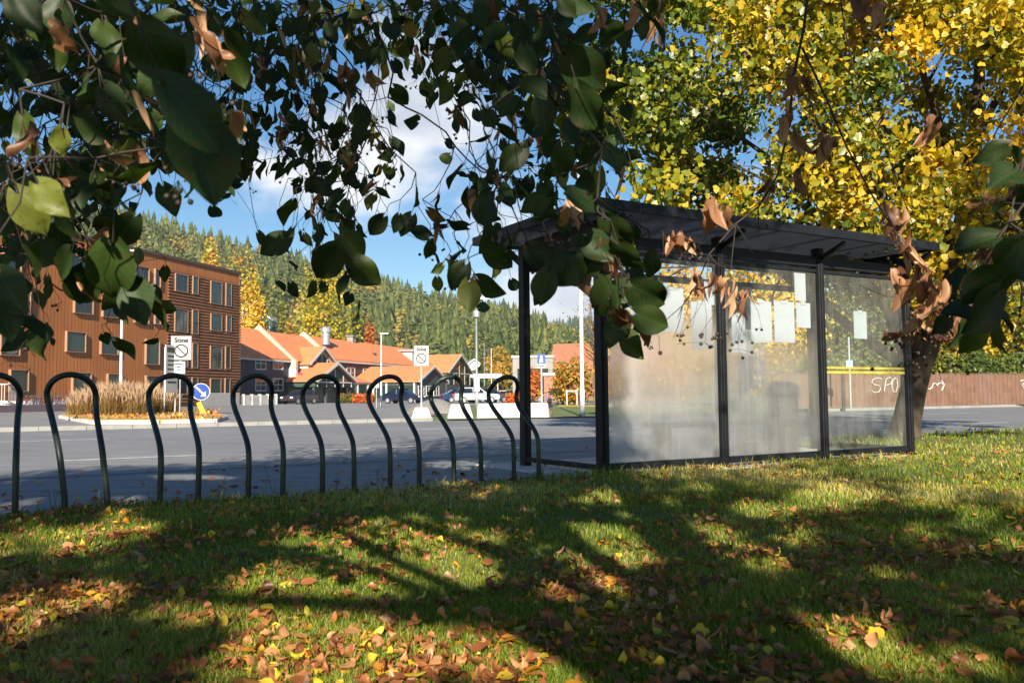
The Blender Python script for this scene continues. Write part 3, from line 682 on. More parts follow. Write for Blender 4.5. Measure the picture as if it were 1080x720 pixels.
# sign on a concrete foot across the road
BY = 27.5
def block_prof(mb, w0, w1, d0, d1, h):
    mb.add([(-w0 / 2, -d0 / 2, 0), (w0 / 2, -d0 / 2, 0), (w0 / 2, d0 / 2, 0), (-w0 / 2, d0 / 2, 0), (-w1 / 2, -d1 / 2, h), (w1 / 2, -d1 / 2, h), (w1 / 2, d1 / 2, h), (-w1 / 2, d1 / 2, h)], [(3, 2, 1, 0), (4, 5, 6, 7), (0, 1, 5, 4), (1, 2, 6, 5), (2, 3, 7, 6), (3, 0, 4, 7)])
    return mb
m_wblock = M_('white_concrete', (.56, .54, .5), .8, var=.08, scale=4, bmp=.15, bscale=60, dirt=(.4, .38, .34))
p = at(444.5, 440.5, BY); p.z = 0; k = BY / FPX
gB = 'white concrete blocks across the road'
o = block_prof(MB(), 22 * k, 13 * k, .6, .4, 12 * k).build('concrete_block', m_wblock, bevel=.02); o.location = p; o.rotation_euler = (0, 0, face_me(p)); tag(o, 'white tapered concrete block carrying the Sone sign pole', 'block', gB)
t = thing('zone_sign', 'white Sone no parking sign on a white concrete block', 'sign', p + Vector((0, 0, 12 * k)), face_me(p))
z0 = at(444.5, 386, BY).z - 12 * k; zone_panel(t, 0, z0, 15.5 * k, 21.5 * k)
e = MB(); e.tube([(0, .02, 0), (0, .02, z0 + .5)], .022, 8); e.build('post', m_white, t)
for px, wpx, hpx, lab in ((485, 27, 15, 'white tapered concrete block left of the floodlight mast'), (520, 35, 15.5, 'wide white concrete block right of the floodlight mast'), (556, 46, 15.5, 'longest white concrete block, beside the shelter post')):
    p = at(px, 440.5, BY + (px - 485) * .004); p.z = 0
    o = block_prof(MB(), wpx * k, wpx * k * (.7 if px == 485 else .93), .62, .5, hpx * k).build('concrete_block', m_wblock, bevel=.02); o.location = p; o.rotation_euler = (0, 0, face_me(p) + R(4)); tag(o, lab, 'block', gB)
p = at(690, 438, 31); p.z = 0
o = block_prof(MB(), .9, .85, .62, .5, .5).build('concrete_block', m_wblock, bevel=.02); o.location = p + Vector((-1.5, 0, 0)); tag(o, 'white concrete block showing dimly at the frosted pane edge', 'block', gB)
# things behind the longest block
m_dshrub = leafmat('dark_shrub', [(0, (.03, .035, .045)), (.6, (.06, .065, .075)), (1, (.3, .04, .05))], .2, .02)
for (px, py0, wpx, lab, tc_, sd_) in ((562.5, 419.5, 7, 'dark grey rounded shrub behind the longest white block', .3, 51), (553.5, 419, 7, 'pinkish flowering shrub behind the longest white block', .95, 52), (579, 419, 7, 'dark shrub with red flowers at the end of the longest block', .55, 53)):
    ptree('shrub', lab, px, py0, wpx, 30, m_dshrub, pybase=437, seed=sd_, tcen=tc_, nleaf=500, ls=.05, group='shrubs behind the white blocks', nlimb=3, nclump=14)
# blue information sign
p = at(571.5, 433, 40); p.z = 0; k = 40 / FPX
t = thing('blue_sign', 'blue square sign with white figure over a small plate', 'sign', p, face_me(p)); zc = at(571.5, 378.5, 40).z
MB().box(-4.3 * k, 4.3 * k, -.03, -.005, zc - 5 * k, zc + 5.5 * k).build('panel', m_blue, t)
e = MB(); disc(e, 0, zc + 2.6 * k, -.035, 0.001, 1.3 * k, 16); e.extr([(-2 * k, -.036, zc - 3.8 * k), (2 * k, -.036, zc - 3.8 * k), (1.4 * k, -.036, zc + 1 * k), (-1.4 * k, -.036, zc + 1 * k)], (0, .004, 0)); e.build('figure', m_sign, t)
MB().box(-4.3 * k, 4.3 * k, -.03, -.005, zc - 9 * k, zc - 5.6 * k).build('plate', m_sign, t)
e = MB(); 
for q in (-2.7, -.9, .9, 2.7): e.box((q - .7) * k, (q + .7) * k, -.036, -.031, zc - 8.2 * k, zc - 6.3 * k)
e.build('print', m_ink, t)
e = MB(); e.tube([(0, .02, 0), (0, .02, zc + 5 * k)], .035, 8); e.build('post', m_white, t)
# P sign
p = at(397, 430, 56); p.z = 0; k = 56 / FPX; zc = at(397, 405, 56).z
t = thing('parking_sign', 'small white parking sign left of the slim lamp post', 'sign', p, face_me(p))
MB().box(-2.6 * k, 2.6 * k, -.03, 0, zc - 3.8 * k, zc + 3.8 * k).build('panel', m_sign, t)
put_text('P', 5.5 * k, (0, -.034, zc), m_ink, t, bold=.006)
e = MB(); e.tube([(0, .03, 0), (0, .03, zc + 3 * k)], .03, 6); e.build('post', m_galv, t)
m_redp = M_('red_plastic', (.5, .06, .03), .5)
p = at(391, 431, 52); p.z = 0
o = MB().lathe([(.24, 0), (.24, .05), (.15, .06), (.04, .55), (.03, .56)], 14).build('traffic_cone', m_redp, smooth=False); o.location = p; tag(o, 'small red cone standing on the car park', 'cone')
# poles
def pole(name, label, px, pyb, pyt, Y, r0, r1, m, head=None, cat='lamp post', group=None):
    p = at(px, pyb, Y); p.z = 0; H = at(px, pyt, Y).z
    t = thing(name, label, cat, p, face_me(p), group)
    e = MB(); e.tube([(0, 0, 0), (0, 0, .9), (0, 0, .92), (0, 0, H)], [r0 * 1.35, r0 * 1.3, r0, r1], 10); e.build('pole', m, t, smooth=True)
    if head == 'T':
        e = MB(); e.box(-.55, .55, -.12, .12, H, H + .1); e.build('lamp_head', m, t, bevel=.02)
    if head == 'flood':
        e = MB(); e.box(-.55, .55, -.04, .04, H - .05, H + .03); e.build('crossbar', m_galv, t)
        for x in (-.48, 0, .48):
            e = MB(); e.box(x - .17, x + .17, -.2, .1, H + .04, H + .3); e.build('floodlight', m_dark, t, bevel=.03)
        e = MB(); e.tube([(0, 0, H - .75), (0, 0, H - .5)], .14, 10); e.build('collar', m_galv, t)
    if head == 'arm':
        e = MB(); e.box(-.12, .5, -.07, .07, H - .02, H + .06); e.build('lamp_head', m, t, bevel=.02)
    return t
pole('street_lamp', 'white street lamp with a flat head before the brown block', 126.5, 436, 265, 44, .075, .05, m_white, 'T')
mast = pole('floodlight_mast', 'slim mast with floodlights on top beyond the concrete blocks', 503, 437, 314, 33, .05, .03, m_galv, 'flood')
zc = at(503, 405.5, 33).z; MB().box(-.11, .11, -.1, .1, zc - .28, zc + .28).build('cabinet', M_('pale_green_box', (.5, .62, .52), .5), mast, bevel=.02)
pole('street_lamp', 'slim pale lamp post in front of the long navy wing', 402, 430, 352, 58, .06, .04, m_white, 'arm')
pole('tall_pole', 'tall plain white pole between the two shelter end posts', 614.5, 440, 120, 28, .065, .055, m_white, None, 'pole')
pole('flag_pole', 'thin bare flag pole left of the young maples', 588.5, 428, 364, 70, .05, .03, m_galv, None, 'pole', 'thin flag poles')
pole('flag_pole', 'thin bare flag pole right of the floodlight mast', 518.5, 427, 367, 90, .06, .035, m_white, None, 'pole', 'thin flag poles')
pole('flag_pole', 'thin bare flag pole nearest the white canopy post', 511, 425, 362, 110, .06, .04, m_galv, None, 'pole', 'thin flag poles')
# tree guards
p = at(603, 428, 60); t = thing('tree_guard', 'white wooden stakes around the young maple', 'tree guard', (p.x, p.y, 0)); e = MB()
for dx, dy in ((-.35, -.35), (.35, -.35), (.35, .35), (-.35, .35)): e.tube([(dx, dy, 0), (dx, dy, 1.1)], .04, 6)
e.build('stakes', m_white, t); e = MB()
[MB().bar((-.35, y_, 1.0), (.35, y_, 1.0), .03, .08).build('rail', m_white, t) for y_ in (-.35, .35)]
sheet('leaf_strip', [G(588, 429.5), G(640, 429.5), G(640, 427.3), G(590, 427.3)], .03, m_litter)
# gravel heap
g2 = MB(); n = 26; m_ = 9; vs = []; pc = at(459, 437, 36); 
for j in range(m_ + 1):
    for i in range(n):
        q = 2 * PI * i / n; rr = (1 - j / m_) ; hh = .62 * (1 - rr ** 1.6) * (1 if j else 0)
        w_ = 1 + .16 * mnoise.noise(Vector((math.cos(q) * 2, math.sin(q) * 2, j * .3)))
        vs.append((math.cos(q) * rr * 1.45 * w_, math.sin(q) * rr * .9 * w_, hh + .04 * mnoise.noise(Vector((i, j, 3.1)))))
g2.add(vs, [(j * n + i, j * n + (i + 1) % n, (j + 1) * n + (i + 1) % n, (j + 1) * n + i) for j in range(m_) for i in range(n)])
o = g2.build('gravel_heap', M_('gravel', (.16, .15, .145), .95, var=.4, scale=14, bmp=.6, bscale=30), smooth=True); o.location = (pc.x, pc.y, 0); tag(o, 'grey gravel heap between two white blocks', 'heap')
# ------------------------------------------------------------------ inn with orange roofs (local x = U receding, y = -NRM inward)
HO = Vector((-27.5, 105, 0))
inn = thing('hotel', 'rambling navy timber hotel with stepped orange tile roofs', 'building', HO, ANG)
def M_tile(name, c):
    m, nt, b = newmat(name); co = objco(nt)
    wv = nt.nodes.new('ShaderNodeTexWave'); wv.bands_direction = 'X'; wv.inputs['Scale'].default_value = 1.1; nt.links.new(co, wv.inputs[0])
    n1 = ramp(nt, noise(nt, 1.6, 5, .7, co), [(.3, 0.0), (.7, 1.0)])
    cc = mix_c(nt, n1, [x * .75 for x in c], [min(1, x * 1.2) for x in c]); nt.links.new(cc, b.inputs['Base Color']); b.inputs['Roughness'].default_value = .75
    bump(nt, b, wv.outputs['Fac'], .5, .04); return m
m_tile = M_tile('orange_roof_tiles', (.58, .19, .07))
def M_board(name, c, freq=1.6, axis='Z'):
    m, nt, b = newmat(name); co = objco(nt)
    wv = nt.nodes.new('ShaderNodeTexWave'); wv.bands_direction = axis; wv.wave_profile = 'SAW'; wv.inputs['Scale'].default_value = freq; nt.links.new(co, wv.inputs[0])
    cc = mix_c(nt, ramp(nt, noise(nt, .8, 4, .6, co), [(.3, 0.0), (.7, 1.0)]), [x * .8 for x in c], [min(1, x * 1.25) for x in c])
    nt.links.new(cc, b.inputs['Base Color']); b.inputs['Roughness'].default_value = .7; bump(nt, b, wv.outputs['Fac'], .5, .03); return m
m_navy = M_board('navy_boards', (.026, .03, .05)); m_plumb = M_board('plum_boards', (.05, .032, .04)); m_char = M_board('charcoal_boards', (.045, .05, .055))
m_cream = M_('cream_parapet', (.5, .4, .29), .8, var=.08); m_trim = M_('white_trim', (.5, .5, .5), .6, var=.05); m_greyw = M_board('grey_boards', (.4, .4, .39), 1.4, 'X'); m_redw = M_board('red_boards', (.35, .03, .03)); m_greenw = M_board('green_boards', (.02, .06, .05))
def gable_roof(mb, x0, x1, y0, y1, ze, zr, th=.18, over=.35):
    """ridge along x; front eave at y0, back at y1"""
    ym = (y0 + y1) / 2; s = (zr - ze) / (ym - y0)
    for a, b in ((y0 - over, ym), (y1 + over, ym)):
        za = ze - s * over
        mb.add([(x0, a, za), (x1, a, za), (x1, b, zr), (x0, b, zr), (x0, a, za + th), (x1, a, za + th), (x1, b, zr + th), (x0, b, zr + th)], [(0, 1, 2, 3), (4, 5, 6, 7), (0, 1, 5, 4), (1, 2, 6, 5), (2, 3, 7, 6), (3, 0, 4, 7)])
def inn_window(parent, xc, zc, wd, ht, y=0.0, m=m_trim):
    f = MB(); k = .13
    for a in (-wd / 2, wd / 2 - k): f.box(xc + a, xc + a + k, y - .1, y - .003, zc - ht / 2, zc + ht / 2)
    for a in (-ht / 2, ht / 2 - k): f.box(xc - wd / 2 + k, xc + wd / 2 - k, y - .1, y - .003, zc + a, zc + a + k)
    f.box(xc - .05, xc + .05, y - .09, y - .003, zc - ht / 2 + k, zc + ht / 2 - k); f.box(xc - wd / 2 + k, xc - .05, y - .09, y - .003, zc - .04, zc + .04); f.box(xc + .05, xc + wd / 2 - k, y - .09, y - .003, zc - .04, zc + .04)
    fo = f.build('window', m, parent); MB().box(xc - wd / 2 + k, xc + wd / 2 - k, y - .04, y - .004, zc - ht / 2 + k, zc + ht / 2 - k).build('pane', m_glass, fo)
# wing A (navy) x -20..0
W2 = 8.6
b = MB(); b.box(-20, 0, 0, W2, 0, 5.5); b.build('navy_wing', m_navy, inn)
b = MB(); gable_roof(b, -20.2, -.003, 0, W2, 5.5, 9.0); b.build('roof', m_tile, inn)
b = MB(); b.box(-20, 0, -.42, -.3, 5.0, 5.2); b.build('eave_board', m_trim, inn)
def hx(px, py=385): 
    h = plane_hit(px, py, HO, NRM) - HO; return h.dot(U), h.z
for px in (274.5, 292.8): 
    for py in (383, 405.5):
        u_, z_ = hx(px, py); inn_window(inn, u_, z_, 2.3, 1.55)
# section B x 0..11
b = MB(); b.box(.3, 11.0, .5, W2, 0, 5.3); b.build('middle_wing', m_greyw, inn)
b = MB(); gable_roof(b, .3, 10.95, 0, W2, 5.45, 8.95); b.build('roof', m_tile, inn)
def parapet(x, yf, name='gable_parapet'):
    ym = W2 / 2; s = (9.3 - 5.55) / ym
    p = [(x, yf, 5.55 + s * yf - .55), (x, ym, 8.75), (x, W2 + .4, 5.0), (x, W2 + .4, 5.9), (x, ym, 9.75), (x, yf, 5.55 + s * yf + .45)]
    MB().extr(p, (.55, 0, 0)).build(name, m_cream, inn)
parapet(-.05, -1.0); parapet(11.0, -1.0)
b = MB(); b.extr([(.02, -1.0, 2.6), (.02, .5, 2.6), (.02, .5, 5.6), (.02, -1.0, 4.3)], (.4, 0, 0)); b.build('side_wall', m_greyw, inn)
b = MB(); b.box(.5, 6.5, -1.6, .49, 2.55, 3.75); b.build('balcony', m_redw, inn)
b = MB(); b.box(.5, 6.5, -1.65, -1.6, 3.8, 3.9)
for q in np.arange(.6, 6.5, .45): b.box(q, q + .08, -1.64, -1.61, 2.8, 3.8)
b.build('balcony_railing', m_trim, inn)
# dormer gable over the balcony, facing outwards (ridge along y)
def cross_gable(x0, x1, y_front, y_back, ze, zr, wall_m, name, over=.35, rm=None, glaze=True, base=0.0):
    xm = (x0 + x1) / 2
    w_ = MB(); w_.extr([(x0, y_front, base), (x1, y_front, base), (x1, y_front, ze), (xm, y_front, zr), (x0, y_front, ze)], (0, y_back - y_front, 0)); wo = w_.build(name, wall_m, inn)
    r_ = MB(); s = (zr - ze) / (xm - x0)
    for a in (x0 - over, x1 + over):
        za = ze - s * over; th = .2
        r_.add([(a, y_front - .5, za), (xm, y_front - .5, zr), (xm, y_back, zr), (a, y_back, za), (a, y_front - .5, za + th), (xm, y_front - .5, zr + th), (xm, y_back, zr + th), (a, y_back, za + th)], [(0, 1, 2, 3), (4, 5, 6, 7), (0, 1, 5, 4), (1, 2, 6, 5), (2, 3, 7, 6), (3, 0, 4, 7)])
    r_.build('gable_roof', rm or m_tile, wo)
    v = MB()
    for a in (x0 - over, x1 + over):
        za = ze - s * over; v.bar((a, y_front - .53, za + .05), (xm, y_front - .53, zr + .05), .3, .06, Vector((0, 1, 0)))
    v.build('bargeboard', m_trim, wo)
    if glaze:
        gl = MB(); zz = max(base, ze - 2.2); gl.extr([(x0 + .5, y_front - .03, zz), (x1 - .5, y_front - .03, zz), (x1 - .5, y_front - .03, ze - .1), (xm, y_front - .03, zr - .6), (x0 + .5, y_front - .03, ze - .1)], (0, .025, 0)); go = gl.build('gable_glazing', m_glass, wo)
        mu = MB()
        for q in np.linspace(x0 + .5, x1 - .5, 5): mu.box(q - .07, q + .07, y_front - .09, y_front - .035, zz, ze - .1 + (zr - .6 - ze) * (1 - abs(q - xm) / (xm - x0 - .5 + 1e-6)))
        mu.box(x0 + .5, x1 - .5, y_front - .12, y_front - .092, ze - .25, ze - .1); mu.build('mullions', m_trim, go)
    return wo
cross_gable(2.6, 9.5, -1.2, 3.5, 5.0, 7.1, m_greyw, 'dormer', base=3.8)
cross_gable(-.7, 9.4, -4.0, -.1, 2.75, 4.9, m_greenw, 'entrance_porch', base=2.0)
b = MB()
for x in (-.5, 2.5, 6.0, 9.0): b.box(x, x + .3, -3.8, -3.5, 0, 2.0)
b.build('porch_posts', m_char, inn)
MB().box(-.3, 9.2, -2.6, -2.5, .1, 2.0).build('porch_glazing', m_glassg, inn)
# long wing C
b = MB(); b.box(11.55, 50, .2, W2, 0, 6.0); b.build('long_wing', m_plumb, inn)
b = MB(); gable_roof(b, 11.55, 50.4, .2, W2, 6.0, 9.1); b.build('roof', m_tile, inn)
b = MB(); b.box(11.55, 50, -.24, -.12, 5.5, 5.72); b.build('eave_board', m_trim, inn)
for px in (358, 371, 388, 403): 
    u_, z_ = hx(px, 390.5); inn_window(inn, u_, 4.15, 2.6, 1.6, .2)
# lean-to and arcade
b = MB(); b.add([(9.5, -3.2, 2.6), (24, -3.2, 2.6), (24, .19, 3.4), (9.5, .19, 3.4), (9.5, -3.2, 2.75), (24, -3.2, 2.75), (24, .19, 3.55), (9.5, .19, 3.55)], [(3, 2, 1, 0), (4, 5, 6, 7), (0, 1, 5, 4), (1, 2, 6, 5), (2, 3, 7, 6), (3, 0, 4, 7)]); b.build('lean_to_roof', m_tile, inn)
MB().box(9.6, 40, -2.95, -2.9, .7, 2.45).build('arcade_glazing', m_glassg, inn)
b = MB()
for x in np.arange(9.6, 40, 3.2): b.box(x, x + .25, -3.1, -2.96, 0, 2.6)
b.box(9.6, 40, -3.12, -2.96, .35, .69); b.box(9.6, 40, -3.12, -2.96, 2.45, 2.6); b.build('arcade_frame', m_trim, inn)
cross_gable(17.5, 29, -9.8, .1, 2.85, 5.0, m_char, 'pavilion', glaze=False)
for x in (19, 22, 25): inn_window(inn, x, 1.5, 2.2, 1.5, -9.8)
b = MB(); b.box(17.38, 17.497, -9.5, -3.2, .6, 2.3); b.build('pavilion_side_glazing', m_glassg, inn); b = MB()
for q in (-9.6, -7.5, -5.4, -3.4): b.box(17.28, 17.4, q, q + .25, 0, 2.6)
b.build('pavilion_posts', m_trim, inn)
cross_gable(48, 61, -3.1, 9, 5.0, 8.2, m_char, 'hall_gable')
b = MB(); b.box(42, 47.5, 1.0, 6, 6, 8.4); b.build('stair_tower', m_greyw, inn); b = MB(); b.prism([(41.6, .6), (47.9, .6), (47.9, 6.4), (41.6, 6.4)], 8.41, 8.7); b.build('tower_roof', M_('grey_sheet_metal', (.3, .32, .34), .5, .4), inn)
b = MB(); b.lathe([(.55, 8.0), (.55, 9.7), (.75, 9.75), (.75, 10.3), (.3, 10.5)], 12, (13.6, 2.2)); b.build('chimney_vent', m_galv, inn)
b = MB(); b.box(25.5, 26.6, 4.0, 5.0, 8.9, 10.0); b.box(25.3, 26.8, 3.8, 5.2, 10.001, 10.15); b.build('chimney', m_pconc, inn)
b = MB(); b.box(28, 28.5, 1.4, 2.0, 7.2, 7.5); b.build('roof_hatch', m_dark, inn)
# flower beds
m_flow = leafmat('flower_bed_leaves', [(0, (.06, .1, .02)), (.45, (.12, .17, .03)), (.6, (.5, .14, .02)), (1, (.6, .12, .03))], .3, .02)
for px0, px1, py, Y, tcx, lab in ((356, 372, 424, 100, .3, 'pale green clipped bed beside the hotel entrance porch'), (373, 394, 424, 98, .75, 'orange flower bed before the hotel arcade'), (535, 560, 432, 60, .8, 'low orange shrub bed left of the blue sign')):
    a = at(px0, py, Y); c = at(px1, py, Y); t = thing('flower_bed', lab, 'flower bed', ((a.x + c.x) / 2, Y, 0)); g3 = np.random.default_rng(int(px0)); n = 1500
    P = np.stack([g3.uniform(-.5, .5, n) * (c.x - a.x), g3.uniform(-1, 1, n), g3.uniform(.1, 1.0 if Y > 80 else .8, n)], 1); V, F = leaf_quads(P, .22, g3, 0); np_mesh('foliage', V, F, m_flow, t, tint=np.repeat(np.clip(tcx + g3.normal(0, .2, n), 0, 1), 2))
# ------------------------------------------------------------------ other far buildings
def simple_house(name, label, px, pyb, Y, wd, dp, ze, zr, wm, rm, rz=0.0, windows=()):
    p = at(px, pyb, Y); t = thing(name, label, 'building', (p.x, p.y, p.z), rz)
    MB().extr([(-wd / 2, 0, 0), (wd / 2, 0, 0), (wd / 2, 0, ze), (0, 0, zr), (-wd / 2, 0, ze)], (0, dp, 0)).build('wall', wm, t)
    r_ = MB(); s = (zr - ze) / (wd / 2)
    for a in (-wd / 2 - .4, wd / 2 + .4):
        za = ze - s * .4; r_.add([(a, -.5, za + .02), (0, -.5, zr + .02), (0, dp + .5, zr + .02), (a, dp + .5, za + .02), (a, -.5, za + .25), (0, -.5, zr + .25), (0, dp + .5, zr + .25), (a, dp + .5, za + .25)], [(0, 1, 2, 3), (4, 5, 6, 7), (0, 1, 5, 4), (1, 2, 6, 5), (2, 3, 7, 6), (3, 0, 4, 7)])
    r_.build('roof', rm, t); v = MB()
    for a in (-wd / 2 - .4, wd / 2 + .4): v.bar((a, -.53, ze - s * .4 + .12), (0, -.53, zr + .12), .28, .06, Vector((0, 1, 0)))
    v.build('bargeboard', m_trim, t)
    for (x, z, w_, h) in windows:
        fo = MB().box(x - w_ / 2 - .1, x + w_ / 2 + .1, -.06, -.003, z - h / 2 - .1, z + h / 2 + .1).build('window', m_trim, t); MB().box(x - w_ / 2, x + w_ / 2, -.08, -.061, z - h / 2, z + h / 2).build('pane', m_glass, fo)
    return t
simple_house('house', 'green gabled house peeking above the orange roofs', 281, 352, 165, 9, 9, .5, 3.4, m_greenw, M_('slate_roof', (.2, .2, .21), .7), 0, ((0, 1.3, 1.2, 1.2),))
m_wwall = M_board('white_boards', (.55, .55, .55)); m_groof = M_('grey_roof', (.22, .22, .23), .7)
simple_house('house', 'small white gabled house between the hall gable and the mast', 500, 398, 200, 7.5, 9, 1.2, 4.2, m_wwall, m_groof, .2, ((0, 1.2, 1.0, 1.1),))
def flat_block(name, label, px0, px1, pyt, pyb, Y, m, dp=8, cat='building', parts=None):
    a = at(px0, pyb, Y); c = at(px1, pyt, Y); t = thing(name, label, cat, ((a.x + c.x) / 2, Y, 0)); wd = c.x - a.x; zt = c.z
    MB().box(-wd / 2, wd / 2, 0, dp, -.2, zt).build('wall', m, t); MB().box(-wd / 2 - .15, wd / 2 + .15, -.2, dp + .2, zt + .003, zt + .3).build('roof_edge', m_trim, t)
    gl = MB(); gl.box(-wd / 2 + .6, wd / 2 - .6, -.04, -.003, .6, zt - 1.4); gl.build('shop_glazing', m_glassg, t); return t
flat_block('shop_building', 'low white flat roofed building behind the blue sign', 541, 583, 377, 427, 110, m_pconc, 10)
flat_block('brick_annex', 'low reddish brick annex right of the white flat building', 574, 592, 396, 427, 95, M_('brick_red', (.33, .14, .08), .8, var=.25, scale=3), 8)
p = at(620, 425, 120); t = thing('barn', 'brown barn with a large rusty red roof behind the young maples', 'building', (p.x + 2, 120, 0), R(-12))
MB().box(-7, 1, 0, 9, 0, 4.6).build('wall', M_board('brown_boards', (.2, .1, .06)), t)
b = MB(); gable_roof(b, -7.5, 1.5, 0, 9, 4.6, 8.1); b.build('roof', M_tile('rusty_roof_tiles', (.3, .12, .06)), t)
t = thing('forecourt_canopy', 'small white flat canopy on thin posts beside the mast', 'canopy', (at(513, 425, 105).x, 105, 0)); zt = at(513, 394, 105).z
MB().box(-1.6, 1.9, -.5, 2.0, zt - .55, zt).build('roof', m_white, t); b = MB()
for x in (-1.1, 1.4): b.tube([(x, .8, 0), (x, .8, zt - .55)], .06, 8)
b.build('post', m_white, t)
# ------------------------------------------------------------------ cars
m_tyre = m_rubber; m_headl = M_('headlamp_glass', (.75, .75, .75), .15); m_taill = M_('tail_lamp', (.35, .015, .015), .3)
def car(label, px, pyb, Y, rz, col, estate=True, group='cars parked by the hotel'):
    m, nt_, bs = newmat('car_paint'); bs.inputs['Base Color'].default_value = c4(col); bs.inputs['Roughness'].default_value = .28; bs.inputs['Metallic'].default_value = .3; bs.inputs['Coat Weight'].default_value = .6
    p = at(px, pyb, Y); t = thing('parked_car', label, 'car', (p.x, p.y, 0), rz, group)
    prof = [(-2.15, .35), (-2.2, .62), (-2.1, .86), (-1.1, .95), (.2, .98), (1.9, .98), (2.12, .9), (2.15, .5), (2.1, .32)]
    b = MB(); b.add([(x, y * (.88 if z > .93 or abs(x) > 2.1 else .9), z) for y in (-1, 1) for x, z in prof], [tuple(range(9)), tuple(range(17, 8, -1))] + [(i, (i + 1) % 9, 9 + (i + 1) % 9, 9 + i) for i in range(9)]); b.build('body', m, t, bevel=.05)
    top = [(-1.05, .95), (-.35, 1.43), (.3, 1.5), (1.55 if estate else .9, 1.46), (2.0 if estate else 1.7, .97)]
    n = len(top); b = MB(); b.add([(x, y * (.82 if z < 1 else .62), z) for y in (-1, 1) for x, z in top], [tuple(range(n)), tuple(range(2 * n - 1, n - 1, -1))] + [(i, (i + 1) % n, n + (i + 1) % n, n + i) for i in range(n)]); b.build('cabin', m_glass, t, bevel=.03)
    b = MB(); xr = 1.6 if estate else .95; b.add([(x, y, z) for z, k in ((1.44, .66), (1.53, .6)) for x, y in ((-.36, -k), (xr, -k), (xr, k), (-.36, k))], [(3, 2, 1, 0), (4, 5, 6, 7), (0, 1, 5, 4), (1, 2, 6, 5), (2, 3, 7, 6), (3, 0, 4, 7)]); b.build('roof', m, t)
    b = MB()
    for x0, x1 in ((-.95, -.3), (.35, .42), (1.3, 1.42)):
        for s in (-1, 1): b.bar((x0, s * .8, .97), (x1, s * .66, 1.45), .05, .07)
    b.build('window_pillars', m, t)
    for x in (-1.35, 1.3):
        for s in (-1, 1):
            w_ = MB(); w_.tube([(x, s * .74, .32), (x, s * .93, .32)], .32, 18); wo = w_.build('wheel', m_tyre, t); w_ = MB(); w_.tube([(x, s * .9, .32), (x, s * .945, .32)], .2, 14); w_.build('rim', m_galv, wo)
    for s in (-1, 1):
        MB().box(-2.2, -2.0, s * .65 - .17, s * .65 + .17, .62, .78).build('headlight', m_headl, t, bevel=.02); MB().box(2.05, 2.18, s * .7 - .12, s * .7 + .12, .62, .92).build('tail_light', m_taill, t, bevel=.02)
        MB().box(-.75, -.55, s * .88 - .05, s * .88 + .12 * s + .05, .95, 1.08).build('mirror', m, t, bevel=.02)
    return t
car('dark plum estate car parked beside the navy wing', 316, 427, 92, R(65), (.05, .03, .04))
car('dark blue car parked in front of the hotel pavilion', 425, 426.5, 88, R(160), (.006, .014, .05), False)
car('silver estate car behind the floodlight mast', 502, 427, 82, R(190), (.55, .57, .6))
car('blue car parked left of the silver estate', 486, 426, 92, R(200), (.02, .05, .14), False)
car('dark grey car parked right of the silver estate', 515, 426.5, 88, R(215), (.06, .065, .07))
for i, px in enumerate((524, 531, 538)): car(['far red car in the row under the rounded orange tree', 'far white car in the row under the rounded orange tree', 'far dark car in the row under the rounded orange tree'][i], px, 422, 135, R(100), [(.3, .04, .04), (.6, .6, .6), (.05, .05, .06)][i], group='far parked cars')
# ------------------------------------------------------------------ graffiti fence
FA = at(826, 431, 36.0); FB = at(1080, 428, 40.0); FA.z = FB.z = 0.0; fd = (FB - FA).normalized(); fang = math.atan2(fd.y, fd.x); FL = (FB - FA).length * 1.35
FH = 1.5
m_fence = M_('fence_boards', (.135, .072, .045), .85, var=.28, scale=2.2, bmp=.3, dirt=(.15, .09, .07))
t = thing('board_fence', 'brown vertical board fence with white graffiti beyond the road', 'fence', FA, fang)
b = MB(); x = 0.0; k = 0
while x < FL:
    b.box(x, x + .118, -.012 + (.012 if k % 2 else 0), .014 + (.012 if k % 2 else 0), .1, FH + random.uniform(-.012, .012)); x += .122; k += 1
b.build('boards', m_fence, t); b = MB()
for z_ in (.4, 1.15): b.box(0, FL, .03, .08, z_, z_ + .09)
b.build('rail', m_fence, t); b = MB()
for x in np.arange(.5, FL, 2.4): b.box(x, x + .1, .09, .19, 0, FH - .05)
b.build('fence_posts', m_fence, t); b = MB(); b.box(0, FL, -.03, .05, FH + .02, FH + .055); b.build('capping', m_fence, t)
fn = Vector((fd.y, -fd.x, 0))
def fp(px, py):
    h = plane_hit(px, py, FA + fn * .03, fn) - FA; return Vector((h.dot(fd), -.035, h.z))
m_graf = M_('faded_white_spray', (.36, .35, .33), .8, var=.2, scale=8)
gr = MB()
for poly in ([(930, 399.5), (926, 398.3), (920.5, 400), (919.3, 403.5), (922, 405.5), (927, 406.5), (929, 409.5), (926.5, 413.3), (922, 414), (919.5, 411.8)],
             [(932.5, 412.5), (933.5, 406), (934.5, 399.5), (938.5, 397.8), (941, 400.5), (939.5, 404.5), (934.5, 406.2)],
             [(944.3, 398.2), (941.3, 401.5), (940.6, 408), (942, 413), (944.8, 413.2), (946.6, 407), (946.2, 400.5), (944, 398)]):
    gr.tube([fp(*q) for q in poly], .03, 5)
gr.build('graffiti', m_graf, t)
gr = MB()
for poly in ([(978.5, 409.5), (980.5, 410.5), (983, 408), (984, 404.5), (986.5, 404), (988, 406.5), (990, 404), (992.5, 403.8), (994.5, 405)], [(992.5, 401), (995.7, 405.2), (993, 412)]): gr.tube([fp(*q) for q in poly], .035, 5)
gr.build('graffiti', m_graf, t)
gr = MB(); gr.tube([fp(*q) for q in ((1076, 402), (1079, 400.5), (1080.5, 403), (1078, 406), (1080, 410))], .035, 5); gr.build('graffiti', m_graf, t)
